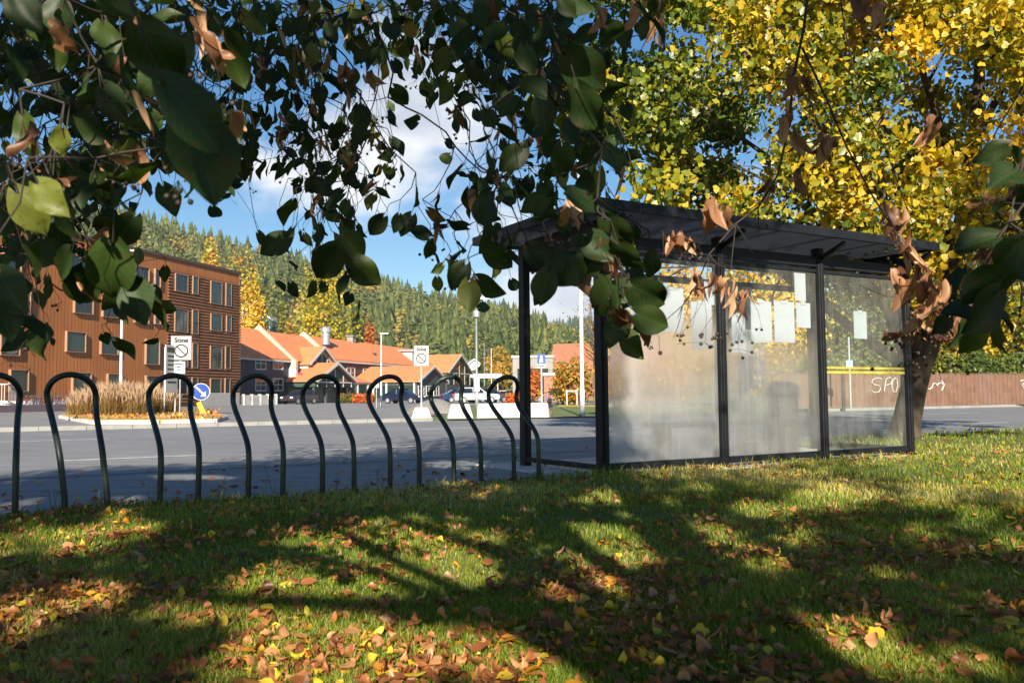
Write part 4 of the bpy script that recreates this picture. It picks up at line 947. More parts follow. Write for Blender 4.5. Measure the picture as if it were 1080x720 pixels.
# small sign poles near the fence
p = at(897.5, 434, 34.5); p.z = 0; t = thing('street_sign', 'thin pole with a small pale blue sign before the graffiti fence', 'sign', p, face_me(p)); zc = at(897.5, 384, 34.5).z
b = MB(); b.tube([(0, 0, 0), (0, 0, zc + 1.1)], .04, 8); b.build('post', m_galv, t); b = MB(); b.box(-.13, .13, -.06, -.045, zc - .16, zc + .16); b.build('panel', M_('pale_blue_sign', (.25, .45, .75), .4), t)
p = at(890, 435, 33.5); p.z = 0; o = MB().tube([(0, 0, 0), (0, 0, 1.45), (0, 0, 1.5)], [.06, .06, .03], 10).build('bollard', m_dark); o.location = p; tag(o, 'slim dark post standing left of the small blue sign', 'post')
# ------------------------------------------------------------------ bike hoops
h1 = G(93, 541.5); h8 = G(555, 508.5)
hd = (h8 - h1).normalized(); hn = Vector((-hd.y, hd.x, 0)); hang = math.atan2(hd.y, hd.x)
m_hoop = M_('green_black_paint', (.014, .02, .018), .42, var=.5, scale=9, spec=.45, dirt=(.03, .06, .04))
def hoop_mesh(lean=.36, skew=0.0, hgt=.88):
    """local x along the row, y away from the camera"""
    side = [(.13, 0, -.12), (.13, 0, .1), (.13, 0, .3), (.132, .03, .4), (.135, .13, .5), (.14, .25, .6), (.148, .31, .68), (.152, .31, .75)]
    arc = [(.152 * math.cos(q), .31 - .08 * math.sin(q), .75 + (hgt - .75 + .0) * math.sin(q)) for q in np.linspace(.25, PI / 2, 5)]
    right = [(x * .93, y, z) for x, y, z in side + arc]
    pts = [(-x, y, z) for x, y, z in right][:-1] + [(x, y, z) for x, y, z in right][::-1]
    pts = [(x + skew * max(0, z) / hgt, y * lean / .3, z) for x, y, z in pts]
    # smooth with catmull-rom
    P = [Vector(p) for p in pts]; out = []
    for i in range(len(P) - 1):
        p0, p1, p2, p3 = P[max(i - 1, 0)], P[i], P[i + 1], P[min(i + 2, len(P) - 1)]
        for k in range(4):
            s = k / 4; out.append(.5 * ((2 * p1) + (p2 - p0) * s + (2 * p0 - 5 * p1 + 4 * p2 - p3) * s * s + (3 * p1 - p0 - 3 * p2 + p3) * s ** 3))
    out.append(P[-1]); return out
hoop_px = [(-8, 549), (93, 540), (189, 532), (280, 525.5), (357, 521), (427, 516.5), (493.5, 512), (555.5, 508.5)]
hl = ['leftmost bike hoop, cut by the photo edge', 'bike hoop bent sideways to the left, in front of the brown block', 'bike hoop framing the Sone sign beside the grass bed', 'bike hoop in front of the navy wing with white windows', 'bike hoop in front of the hotel entrance porch', 'bike hoop framing the hotel pavilion, left of the floodlight mast', 'bike hoop in front of the hall gable and floodlight mast', 'rightmost bike hoop, overlapping the shelter end post']
for i, (px, py) in enumerate(hoop_px):
    q = plane_hit(px, 520, h1, hn); q.z = 0
    t = thing('bike_hoop', hl[i], 'bike rack', q, hang + R(random.uniform(-2, 2)), 'black S bent bike hoops in a row')
    MB().tube(hoop_mesh(.36 if i != 1 else .22, (-.1 if i == 1 else random.uniform(-.015, .015))), .0195, 12).build('tube', m_hoop, t, smooth=True)
    fl = MB()
    for x in (-.13, .13): fl.lathe([(.05, .0), (.05, .012), (.026, .02), (.026, .05)], 14, (x, 0))
    fl.build('base_flange', m_hoop, t)
# ------------------------------------------------------------------ bus shelter (local x = E1 along, y = E2 away from the camera)
sh = thing('bus_shelter', 'black framed bus shelter with a flat translucent roof and steamed panes', 'bus shelter', S(0, 0), ROADANG)
SW = 1.32; n_b = 3; bx = [SHL * i / n_b for i in range(4)]
m_frame = M_('black_frame_paint', (.008, .009, .012), .5, var=.3, scale=5, spec=.22, dirt=(.014, .015, .02))
for i, x in enumerate(bx):
    b = MB(); b.box(x - .04, x + .04, -.05, .05, .0, 2.26); b.box(x - .018, x + .018, -.062, -.051, 0, 2.2); b.box(x - .055, x + .055, -.075, .075, .001, .03); b.build('post', m_frame, sh, bevel=.003)
for x in (0, SHL):
    b = MB(); b.box(x - .04, x + .04, SW - .05, SW + .05, .0, 2.26); b.box(x - .018, x + .018, SW - .062, SW - .051, 0, 2.2); b.build('post', m_frame, sh, bevel=.003)
# headers
b = MB()
for i in range(3): b.box(bx[i] + .041, bx[i + 1] - .041, -.035, .035, 2.06, 2.17)
b.box(.041, SHL - .041, SW - .03, SW + .03, 2.0, 2.07)
for x in (0, SHL): b.box(x - .03, x + .03, .051, SW - .051, 2.1, 2.17)
b.build('header_beam', m_frame, sh)
b = MB()
for i in range(3): b.box(bx[i] + .041, bx[i + 1] - .041, -.03, .03, .05, .11)
b.box(-.03, .03, .051, SW - .051, .05, .1); b.box(SHL - .03, SHL + .03, .051, SW - .051, .05, .1); b.build('bottom_rail', m_frame, sh)
# roof
RX0, RX1, RY0, RY1, RZ = -.38, SHL + .08, -.42, SW + .42, 2.30
m_poly = bpy.data.materials.new('translucent_roof_sheet'); m_poly.use_nodes = True; nt = m_poly.node_tree; bs = nt.nodes['Principled BSDF']
out = nt.nodes['Material Output']; tr = nt.nodes.new('ShaderNodeBsdfTranslucent'); tr.inputs[0].default_value = (.20, .215, .25, 1); bs.inputs['Base Color'].default_value = (.14, .15, .175, 1); bs.inputs['Roughness'].default_value = .35
mx = nt.nodes.new('ShaderNodeMixShader'); mx.inputs[0].default_value = .6; nt.links.new(bs.outputs[0], mx.inputs[1]); nt.links.new(tr.outputs[0], mx.inputs[2]); nt.links.new(mx.outputs[0], out.inputs[0])
ro = MB().box(RX0 + .051, RX1 - .051, RY0 + .051, RY1 - .051, RZ + .03, RZ + .046).build('roof_sheet', m_poly, sh)
b = MB(); b.box(RX0, RX1, RY0, RY0 + .05, RZ, RZ + .085); b.box(RX0, RX1, RY1 - .05, RY1, RZ, RZ + .085); b.box(RX0, RX0 + .05, RY0 + .05, RY1 - .05, RZ, RZ + .085); b.box(RX1 - .05, RX1, RY0 + .05, RY1 - .05, RZ, RZ + .085); b.build('roof_edge', m_frame, sh)
b = MB()
for x in np.linspace(RX0 + .05, RX1 - .1, 7)[1:-1]: b.box(x, x + .03, RY0 + .051, RY1 - .051, RZ + .047, RZ + .075)
b.build('roof_rib', m_frame, sh)
for x in bx:
    b = MB(); b.bar((x, -.05, RZ - .15), (x, RY0 + .06, RZ - .03), .035, .045); b.build('bracket', m_frame, sh)
for x in (0, SHL):
    b = MB(); b.box(x - .022, x + .022, .051, SW - .051, RZ - .09, RZ - .002); b.bar((x, SW + .04, 2.08), (x, RY1 - .06, RZ - .02), .04, .06); b.build('rafter', m_frame, sh)
# panes
def panemat(name, frost, zf, seed, tint=(.93, .97, .95)):
    m = bpy.data.materials.new(name); m.use_nodes = True; nt = m.node_tree
    for n in list(nt.nodes): nt.nodes.remove(n)
    out = nt.nodes.new('ShaderNodeOutputMaterial'); co = objco(nt)
    tr = nt.nodes.new('ShaderNodeBsdfTransparent'); tr.inputs[0].default_value = c4(tint)
    gl = nt.nodes.new('ShaderNodeBsdfGlossy'); gl.inputs['Roughness'].default_value = .03
    fr = nt.nodes.new('ShaderNodeFresnel'); fr.inputs[0].default_value = 1.35
    dr = nt.nodes.new('ShaderNodeBsdfDiffuse'); dr.inputs[0].default_value = (.62, .6, .55, 1)
    clear = nt.nodes.new('ShaderNodeMixShader'); nt.links.new(fr.outputs[0], clear.inputs[0]); nt.links.new(tr.outputs[0], clear.inputs[1]); nt.links.new(gl.outputs[0], clear.inputs[2])
    # grime film on every pane
    st = mapping(nt, co, (4, 4, 1.2)); film = ramp(nt, noise(nt, 2.0, 6, .65, st), [(.35, .05), (.75, .15)])
    c1 = nt.nodes.new('ShaderNodeMixShader'); nt.links.new(film, c1.inputs[0]); nt.links.new(clear.outputs[0], c1.inputs[1]); nt.links.new(dr.outputs[0], c1.inputs[2])
    # condensation
    rf = nt.nodes.new('ShaderNodeBsdfRefraction'); rf.inputs['Roughness'].default_value = .34; rf.inputs['IOR'].default_value = 1.12; rf.inputs[0].default_value = (.95, .95, .93, 1)
    tl = nt.nodes.new('ShaderNodeBsdfTranslucent'); tl.inputs[0].default_value = (.85, .84, .8, 1)
    df = nt.nodes.new('ShaderNodeBsdfDiffuse'); df.inputs[0].default_value = (.76, .77, .76, 1)
    f1 = nt.nodes.new('ShaderNodeMixShader'); f1.inputs[0].default_value = .38; nt.links.new(tl.outputs[0], f1.inputs[1]); nt.links.new(df.outputs[0], f1.inputs[2])
    drip = ramp(nt, noise(nt, 3.0, 4, .6, mapping(nt, co, (9, 9, .5))), [(.35, .38), (.75, .49)])
    f2 = nt.nodes.new('ShaderNodeMixShader'); nt.links.new(drip, f2.inputs[0]); nt.links.new(rf.outputs[0], f2.inputs[1]); nt.links.new(f1.outputs[0], f2.inputs[2])
    sp = nt.nodes.new('ShaderNodeSeparateXYZ'); nt.links.new(co, sp.inputs[0])
    mr = nt.nodes.new('ShaderNodeMapRange'); mr.interpolation_type = 'SMOOTHSTEP'; mr.inputs[1].default_value = zf + .25; mr.inputs[2].default_value = zf - .25; nt.links.new(sp.outputs['Z'], mr.inputs[0])
    fade = nt.nodes.new('ShaderNodeMapRange'); fade.interpolation_type = 'SMOOTHSTEP'; nt.links.new(sp.outputs['X'], fade.inputs[0])
    fade.inputs[1].default_value, fade.inputs[2].default_value, fade.inputs[3].default_value, fade.inputs[4].default_value = frost
    ed = nt.nodes.new('ShaderNodeMapRange'); ed.inputs[1].default_value = .0; ed.inputs[2].default_value = .07; nt.links.new(sp.outputs['X'], ed.inputs[0])
    nz = ramp(nt, noise(nt, 2.2, 5, .6, co), [(.3, .55), (.55, 1.0)])
    def mul(a, b):
        n = nt.nodes.new('ShaderNodeMath'); n.operation = 'MULTIPLY'; nt.links.new(a, n.inputs[0]); nt.links.new(b, n.inputs[1]); return n.outputs[0]
    k = mul(mul(mr.outputs[0], fade.outputs[0]), mul(nz, ed.outputs[0]))
    fin = nt.nodes.new('ShaderNodeMixShader'); nt.links.new(k, fin.inputs[0]); nt.links.new(c1.outputs[0], fin.inputs[1]); nt.links.new(f2.outputs[0], fin.inputs[2])
    nt.links.new(fin.outputs[0], out.inputs[0]); return m
wbay = SHL / 3 - .09
pm = [panemat('steamed_pane', (0, .01, 1, 1), 1.45, 1), panemat('half_steamed_pane', (.8, 1.4, .95, .3), 1.2, 2), panemat('clear_pane', (0, 1, .1, .0), .5, 3, (.88, .95, .91))]
labs = ['heavily steamed pane', 'half steamed scratched pane', 'clear greenish pane with a yellow stripe']
for i in range(3):
    o = MB().add([(0, 0, .112), (wbay, 0, .112), (wbay, 0, 2.0), (0, 0, 2.0)], [(0, 1, 2, 3)]).build('glass_pane', pm[i], sh); o.location = (bx[i] + .045, -.004, 0); tag(o, labs[i])
    b = MB(); b.box(bx[i] + .041, bx[i + 1] - .041, -.02, .012, 2.001, 2.035); b.build('pane_rail', m_frame, sh)
    if i == 2:
        s_ = MB(); s_.box(.0, wbay, -.007, -.004, .925, .955); s_.box(0, wbay, -.007, -.004, .975, 1.0); s_.build('yellow_stripe', M_('yellow_film', (.36, .3, .05), .4), o)
# bench inside
b = MB(); b.box(.75, 2.55, .12, .2, .40, .45); b.box(.75, 2.55, .21, .31, .40, .45); b.box(.75, 2.55, .32, .42, .40, .45); b.build('bench_seat', m_frame, sh)
for x in (.85, 1.6, 2.4): MB().box(x, x + .06, .16, .38, .012, .40).build('bench_leg', m_frame, sh)
# information column and litter bin inside
t = thing('information_board', 'tall grey metal information board inside the shelter near the clear pane', 'notice board', S(2.55, .95), ROADANG)
MB().box(-.06, .14, -.04, .04, .01, 2.0).build('frame', M_('grey_board_metal', (.12, .125, .13), .5), t, bevel=.01); MB().box(.145, .3, -.02, .02, .8, 1.95).build('panel', m_galv, t)
t = thing('litter_bin', 'dark litter bin standing inside the shelter behind the half steamed pane', 'bin', S(2.62, .34), ROADANG)
MB().lathe([(.17, .02), (.19, .7), (.2, .72), (.2, .78), (.12, .84), (.0, .85)], 20).build('body', m_dark, t); MB().lathe([(.205, .68), (.205, .7)], 20).build('rim', m_frame, t)
# papers taped on the panes
m_paper = M_('paper', (.36, .39, .46), .7, var=.06, scale=6, dirt=(.36, .39, .45))
gl = 'papers taped to the shelter panes'
def on_glass(px, py):
    h = plane_hit(px, py, S(0, .03), -E2) - S(0, 0); return h.dot(E1), h.z
for (l, t_, r_, b_, dd, lab) in ((694, 303, 720, 351, 0, 'grey white paper highest on the steamed pane, left of the others'), (727, 318, 750, 369, 0, 'white paper on the steamed pane half hidden by dry brown bracts'), (741, 297, 756, 322, 1, 'small white paper against the second post on the steamed pane'), (770, 331, 785, 372, 0, 'narrow white paper beside the post, lowest on the half steamed pane'), (790, 317, 813, 361.5, 0, 'left one of the pair of white papers side by side'), (814.5, 317.5, 837, 361.5, 0, 'right one of the pair of white papers side by side'), (838, 319, 853.5, 346, 0, 'small white paper right of the pair, below the tall one'), (836, 285, 848.5, 317.5, 0, 'tall narrow white paper near the top of the half steamed pane'), (898.5, 328, 913, 357.5, 0, 'single small white paper on the clear pane')):
    x0, z1 = on_glass(l, t_); x1, z0 = on_glass(r_, b_)
    pz = thing('paper_notice', lab, 'paper', S(x0, .006 + .004 * dd, z0), ROADANG, gl); w_ = x1 - x0; hgt = z1 - z0; nx = 8
    vs = []; fs = []
    for j in range(2):
        for i in range(nx + 1):
            for e in (0, .0025): vs.append((w_ * i / nx, .004 + .006 * math.sin(PI * i / nx) * (1 if j == 0 else .3) + e, hgt * j))
    for i in range(nx):
        a = 2 * i; c = 2 * (nx + 1) + 2 * i
        fs += [(a, a + 2, c + 2, c), (a + 1, c + 1, c + 3, a + 3)]
    MB().add(vs, fs).build('sheet', m_paper, pz, smooth=True)
    tp = MB(); tp.box(w_ * .35, w_ * .65, .0008, .003, hgt - .02, hgt + .012); tp.build('tape', m_paper, pz)
# ------------------------------------------------------------------ big yellow tree at the right
g = np.random.default_rng(77)
TB = G(956, 465); TY = TB.y
rt = thing('maple_tree', 'big yellow green tree leaning right behind the shelter end', 'tree', (TB.x, TB.y, 0))
TBn = np.array(TB)
def loc(px, py, dY=0.0): return at(px, py, TY + dY) - Vector((TB.x, TB.y, 0))
tk = MB()
trunk = [loc(948, 470) + Vector((0, 0, -.25)), loc(953, 460), loc(957, 440), loc(963, 412), loc(969, 385), loc(985, 345), loc(1006, 290), loc(1018, 225), loc(1028, 150), loc(1033, 80), loc(1030, 0), loc(1020, -60)]
kpx = TY / FPX
tk.tube(trunk, [22 * kpx, 17 * kpx, 14 * kpx, 13 * kpx, 13.5 * kpx, 12.5 * kpx, 11 * kpx, 9.5 * kpx, 7.5 * kpx, 5.5 * kpx, 3.5 * kpx, 1 * kpx], 14)
limbs = []
for (a, b, r_) in (((969, 385, 0), (860, 150, -1.5), 8), ((975, 370, 0), (770, 170, .8), 7), ((1006, 290, 0), (1130, 90, .8), 7), ((985, 345, 0), (900, 40, 1.4), 8), ((990, 335, 0), (1090, 240, -1.6), 6), ((1018, 225, 0), (930, -10, -1.2), 6), ((963, 400, 0), (700, 90, -.4), 7), ((1028, 150, 0), (1150, -20, .4), 5), ((985, 345, 0), (820, 220, 2.2), 6), ((1006, 290, 0), (1010, 60, 2.4), 5), ((965, 395, 0), (650, 130, .8), 6), ((990, 330, 0), (1120, 190, 1.8), 6)):
    p = limb_path(loc(*a), loc(*b), g, .07, 8, -.06); limbs.append(p); tk.tube(p, [r_ * kpx * (1 - .9 * k / 7) for k in range(8)], 8)
    for q in range(5):
        s_ = p[3 + q % 4]; e = s_ + Vector(g.normal(size=3)) * 1.0 + Vector((0, 0, .3)); pp = limb_path(s_, e, g, .1, 5); limbs.append(pp); tk.tube(pp, [r_ * kpx * .32 * (1 - .8 * k / 4) for k in range(5)], 5)
m_bark2 = M_('rough_bark', (.042, .029, .02), .95, var=.5, scale=7, bmp=1.0, bscale=22, dirt=(.085, .065, .045))
tk.build('trunk', m_bark2, rt, smooth=True)
# crown outline in picture terms, filled with clumps through 6 m of depth
cl = []
low = [(600, 130), (640, 195), (700, 225), (760, 250), (840, 285), (900, 320), (950, 335), (990, 345), (1040, 345), (1140, 330), (1240, 320)]
while len(cl) < 300:
    px = g.uniform(612, 1215); py = g.uniform(-150, 345); dY = g.uniform(-2.6, 2.8)
    ylow = np.interp(px, [a for a, b in low], [b for a, b in low]) + g.uniform(-18, 12)
    ytop = -150 + max(0, (700 - px)) * 1.5
    if py > ylow or py < ytop: continue
    if px < 660 + 25 * math.sin(py * .05) and py > 150: continue
    if abs(px - 870) < 34 and 195 < py < 262 and g.random() < .7: continue
    cl.append((px, py, dY))
cen = np.array([loc(*c) for c in cl]); n = 100000
idx = g.integers(0, len(cen), n); rr = g.uniform(.22, .48, len(cen))
P = cen[idx] + g.normal(size=(n, 3)) * (rr[idx, None] * np.array([.62, .62, .5]))
W = P + TBn
pxy = to_px(W); yl = np.interp(pxy[:, 0], [a for a, b in low], [b for a, b in low])
keep = (pxy[:, 1] < yl + 22) & (P[:, 2] > 1.6)
P = P[keep]; idx = idx[keep]; pxy = pxy[keep]
C0 = cen.mean(0); outw = (P - C0); outw[:, 1] -= 3.0; outw /= np.linalg.norm(outw, axis=1)[:, None]
def leaf_lobed(P, size, g, droop, outward):
    n = len(P); tip = g.normal(size=(n, 3)); tip[:, 2] -= droop * 2; tip /= np.linalg.norm(tip, axis=1)[:, None]
    nr = g.normal(size=(n, 3)) + outward; side = np.cross(tip, nr); side /= np.linalg.norm(side, axis=1)[:, None] + 1e-9; nr = np.cross(side, tip)
    s = (size * g.uniform(.55, 1.3, n))[:, None]; out_ = [P, ]
    for a, b, c in ((.42, .12, .1), (.30, .38, .03), (.34, .66, .12), (0, 1.05, -.08), (-.34, .66, .12), (-.30, .38, .03), (-.42, .12, .1)): out_.append(P + s * (side * a * 1.15 + tip * b + nr * c))
    V = np.stack(out_, 1).reshape(-1, 3); q = np.arange(n)[:, None] * 8
    F = np.concatenate([q + np.array([[0, k, k + 1]]) for k in range(1, 7)], 1).reshape(-1, 3); return V, F
V, F = leaf_lobed(P, .09, g, .35, outw * .35)
ctint = .32 + .2 * np.clip((np.array([c[0] for c in cl]) - 800) / 200, -1, 1) - .04 * np.array([c[2] for c in cl]) + g.normal(0, .17, len(cen))
tt = np.clip(ctint[idx] + g.normal(0, .15, len(P)), 0, .8)
m_maple = leafmat('maple_foliage', [(0, (.035, .075, .012)), (.25, (.10, .15, .015)), (.45, (.27, .26, .015)), (.7, (.54, .37, .014)), (.9, (.6, .36, .014)), (1, (.4, .18, .03))], .38, .04)
np_mesh('crown', V, F, m_maple, rt, tint=np.repeat(tt, 6))
sxy = np.array([-SUNV.x / SUNV.z, -SUNV.y / SUNV.z])
def ground_px(P):
    Q = P.copy(); Q[:, 0] += sxy[0] * P[:, 2]; Q[:, 1] += sxy[1] * P[:, 2]; Q[:, 2] = 0.02; return Q
LIT = [(445, 592, 70, 30), (620, 615, 42, 34), (420, 565, 58, 16), (320, 640, 75, 40), (395, 690, 75, 40), (280, 700, 60, 30), (500, 690, 60, 30), (590, 700, 60, 26), (60, 572, 55, 14), (150, 560, 30, 9), (45, 650, 40, 22), (120, 620, 28, 24), (200, 645, 30, 10), (330, 572, 34, 10), (640, 560, 26, 12), (655, 528, 36, 9), (555, 540, 22, 7), (755, 600, 26, 14), (735, 560, 16, 8), (780, 640, 22, 14), (872, 524, 38, 8), (790, 535, 18, 6), (830, 560, 20, 8), (805, 648, 24, 14), (880, 660, 34, 16), (900, 690, 50, 22), (990, 700, 40, 18), (1010, 545, 18, 8), (1055, 570, 20, 10), (1040, 640, 16, 8), (700, 690, 26, 12), (655, 655, 18, 9), (570, 580, 16, 9), (520, 520, 26, 5), (480, 512, 20, 5), (690, 545, 18, 7), (930, 600, 14, 6), (960, 560, 14, 6),
       (1030, 478, 90, 24), (1060, 505, 60, 10), (80, 468, 250, 17), (250, 460, 110, 10), (200, 500, 40, 3), (480, 488, 30, 4), (600, 461, 20, 3), (690, 480, 40, 10), (800, 470, 60, 14), (830, 350, 40, 40)]
lit = np.array(LIT, float); lit[:, 2:] *= 1.5
gl_ = np.random.default_rng(404); nl = 120
lit = np.concatenate([lit, np.stack([gl_.uniform(0, 1080, nl), 515 + 205 * gl_.random(nl) ** 1.2, gl_.uniform(9, 26, nl), gl_.uniform(3.5, 9, nl)], 1)])
def lit_dist(P):
    gp = ground_px(P); q = to_px(gp); dm = np.full(len(P), 9.0)
    for e in lit: dm = np.minimum(dm, np.hypot((q[:, 0] - e[0]) / e[2], (q[:, 1] - e[1]) / e[3]))
    dm[gp[:, 1] < .5] = 9.0; return dm
SUNNY = [(at(*q), r_) for *q, r_ in ((150, 62, .78, .03), (205, 150, .75, .035), (112, 308, 1.47, .04), (85, 225, 1.4, .035), (138, 12, .8, .03), (30, 20, .8, .03), (760, 240, 2.0, .14), (715, 262, 2.0, .12), (735, 310, 2.0, .14), (765, 320, 2.0, .14), (955, 265, 2.0, .13), (968, 300, 2.0, .14), (985, 340, 2.0, .16), (836, 95, 2.0, .12), (866, 145, 2.0, .12), (980, 145, 2.0, .1), (655, 270, 1.57, .09), (640, 318, 1.6, .08), (600, 225, 1.55, .09), (470, 245, 2.1, .1), (1035, 180, 1.6, .08), (178, 140, 1.2, .06), (300, 215, 2.4, .08), (420, 235, 2.5, .09), (560, 100, 1.6, .06), (520, 215, 2.0, .08))]
def sunny_block(P):
    m_ = np.zeros(len(P), bool); sv_ = np.array(SUNV)
    for c, r_ in SUNNY:
        d = P - np.array(c); t = d @ sv_; pr_ = np.linalg.norm(d - t[:, None] * sv_, axis=1); m_ |= (t > .12) & (pr_ < r_)
    return m_

# ------------------------------------------------------------------ the linden the photographer stands under
lt = thing('linden_tree', 'dark green linden with dry brown bracts hanging over the foreground', 'tree', (0.6, -3.6, 0))
LTO = np.array([0.6, -3.6, 0.0])
def leaf_template(nr, nc, fold=.22, curl=.25, narrow=1.0, wav=.0):
    """heart shaped leaf along +y, unit length; returns V, quads, leafco"""
    ys = np.linspace(0, 1, nr); V = []; 
    def half(t):
        return narrow * .46 * (math.sin(PI * min(1, t * .94 + .06 * t + .012)) ** .5) * (1 - .1 * t) * (1 - .55 * t ** 2.6) if t < .999 else 0.004
    for t in ys:
        h = half(t)
        for c in np.linspace(-1, 1, 2 * nc + 1):
            x = c * h; y = t - .24 * abs(c) ** 1.3 * (1 - t) ** 5 * narrow
            z = fold * abs(x) - curl * t * t + wav * math.sin(7 * t + 3 * c) * abs(c) * .12
            V.append((x, y, z))
    V = np.array(V); k = 2 * nc + 1; i, j = np.meshgrid(np.arange(nr - 1), np.arange(k - 1), indexing='ij'); q = (i * k + j).ravel()
    return V, np.stack([q, q + 1, q + k + 1, q + k], 1)
def curled_template(nr, nc, roll, curl, narrow=1.0):
    V, F = leaf_template(nr, nc, 0, 0, narrow); x, y = V[:, 0].copy(), V[:, 1].copy()
    a = x * roll; rad = 1 / roll
    W_ = np.stack([np.sin(a) * rad, y, (1 - np.cos(a)) * rad], 1)
    b_ = W_[:, 1] * curl; r2 = 1 / curl
    return np.stack([W_[:, 0], np.sin(b_) * (r2 - W_[:, 2] * .6), -(1 - np.cos(b_)) * (r2 - W_[:, 2] * .6) + W_[:, 2] * .5], 1), F
def frames(tip, nr):
    tip = tip / np.linalg.norm(tip, axis=1)[:, None]; side = np.cross(tip, nr); side /= np.linalg.norm(side, axis=1)[:, None] + 1e-9; nr = np.cross(side, tip)
    return np.stack([side, tip, nr], 2)
def place(tmpls, pos, Rm, sc, which):
    Vs = []; Fs = []; LC = []; order = []; b0 = 0
    for k, (T, F) in enumerate(tmpls):
        s = np.where(which == k)[0]
        if not len(s): continue
        v = np.einsum('nij,kj->nki', Rm[s], T) * sc[s, None, None] + pos[s, None, :]
        Vs.append(v.reshape(-1, 3)); Fs.append((F[None] + (np.arange(len(s)) * len(T))[:, None, None]).reshape(-1, F.shape[1]) + b0)
        LC.append(np.tile(T, (len(s), 1))); order.append(np.repeat(s, len(F))); b0 += len(s) * len(T)
    return np.concatenate(Vs), np.concatenate(Fs), np.concatenate(LC), np.concatenate(order)
m_linden = leafmat('linden_leaves', [(0, (.009, .022, .005)), (.4, (.020, .044, .008)), (.7, (.045, .08, .012)), (.85, (.16, .17, .02)), (.94, (.3, .22, .02)), (1, (.18, .07, .02))], .30, .022, veins=True, rough=.5)
m_dry = leafmat('dry_leaves', [(0, (.08, .032, .017)), (.4, (.22, .10, .05)), (.7, (.38, .19, .10)), (1, (.5, .3, .17))], .25, .03)
GRID = """9999758887899889898935 4
9999986787888888899945 1
8899997777774478889970 0
7889999756776514887897 0
8699999876876611577887 0
7899999995856721467886 1
9998445520587422788863 0
9998300100575333676653 0
8886200002553003554344 4
6344310001132001332235 4
5101330000012000100105 3
5401210000000000000003 1""".replace(' ', '').split('\n')
g = np.random.default_rng(2024)
NP_ = []; LS = []; LD = []
def zrange(px):
    if px < 255: return (1.4, 2.4) if g.random() < .28 else (2.4, 4.8)
    if px < 470: return (2.3, 4.4)
    return (1.6, 3.6)
for r_ in range(len(GRID)):
    for c in range(len(GRID[r_])):
        d = int(GRID[r_][c]) / 9.6
        if d <= 0: continue
        want = -math.log(max(1 - d, .03)) * 900 * .62
        acc = 0
        while acc < want:
            px = (c + g.random()) * 30; py = (r_ + g.random()) * 30; z0, z1 = zrange(px); Y = g.uniform(z0, z1); ln = g.uniform(.048, .074)
            lp = ln * FPX / Y; a = .42 * lp * lp
            if a > want * 2.5 and g.random() < .8: continue
            NP_.append(at(px, py, Y)); LS.append(ln); acc += a
for r_ in range(len(GRID)):
    for c in range(len(GRID[r_])):
        d = int(GRID[r_][c])
        if d < 7: continue
        for k in range((4 if c < 9 else 3) * (d - 6)):
            NP_.append(at((c + g.random()) * 30, (r_ + g.random()) * 30, g.uniform(3.4, 6.0))); LS.append(g.uniform(.055, .08))
# out of view row just above the frame
for k in range(420):
    px = g.uniform(-250, 720); py = g.uniform(-260, -5); Y = g.uniform(1.2, 4.0); NP_.append(at(px, py, Y)); LS.append(g.uniform(.055, .085))
for k in range(150):
    px = g.uniform(-260, -5); py = g.uniform(-20, 330); Y = g.uniform(1.2, 4.0); NP_.append(at(px, py, Y)); LS.append(g.uniform(.055, .085))
# the leafy twig end at the right edge
for k in range(95):
    px = g.uniform(1012, 1130); py = g.uniform(150, 345)
    if px < 1012 + max(0, (250 - py)) * .6 or (py > 300 and px < 1030 and g.random() < .5): continue
    Y = g.uniform(1.5, 2.4); NP_.append(at(px, py, Y)); LS.append(g.uniform(.06, .085))
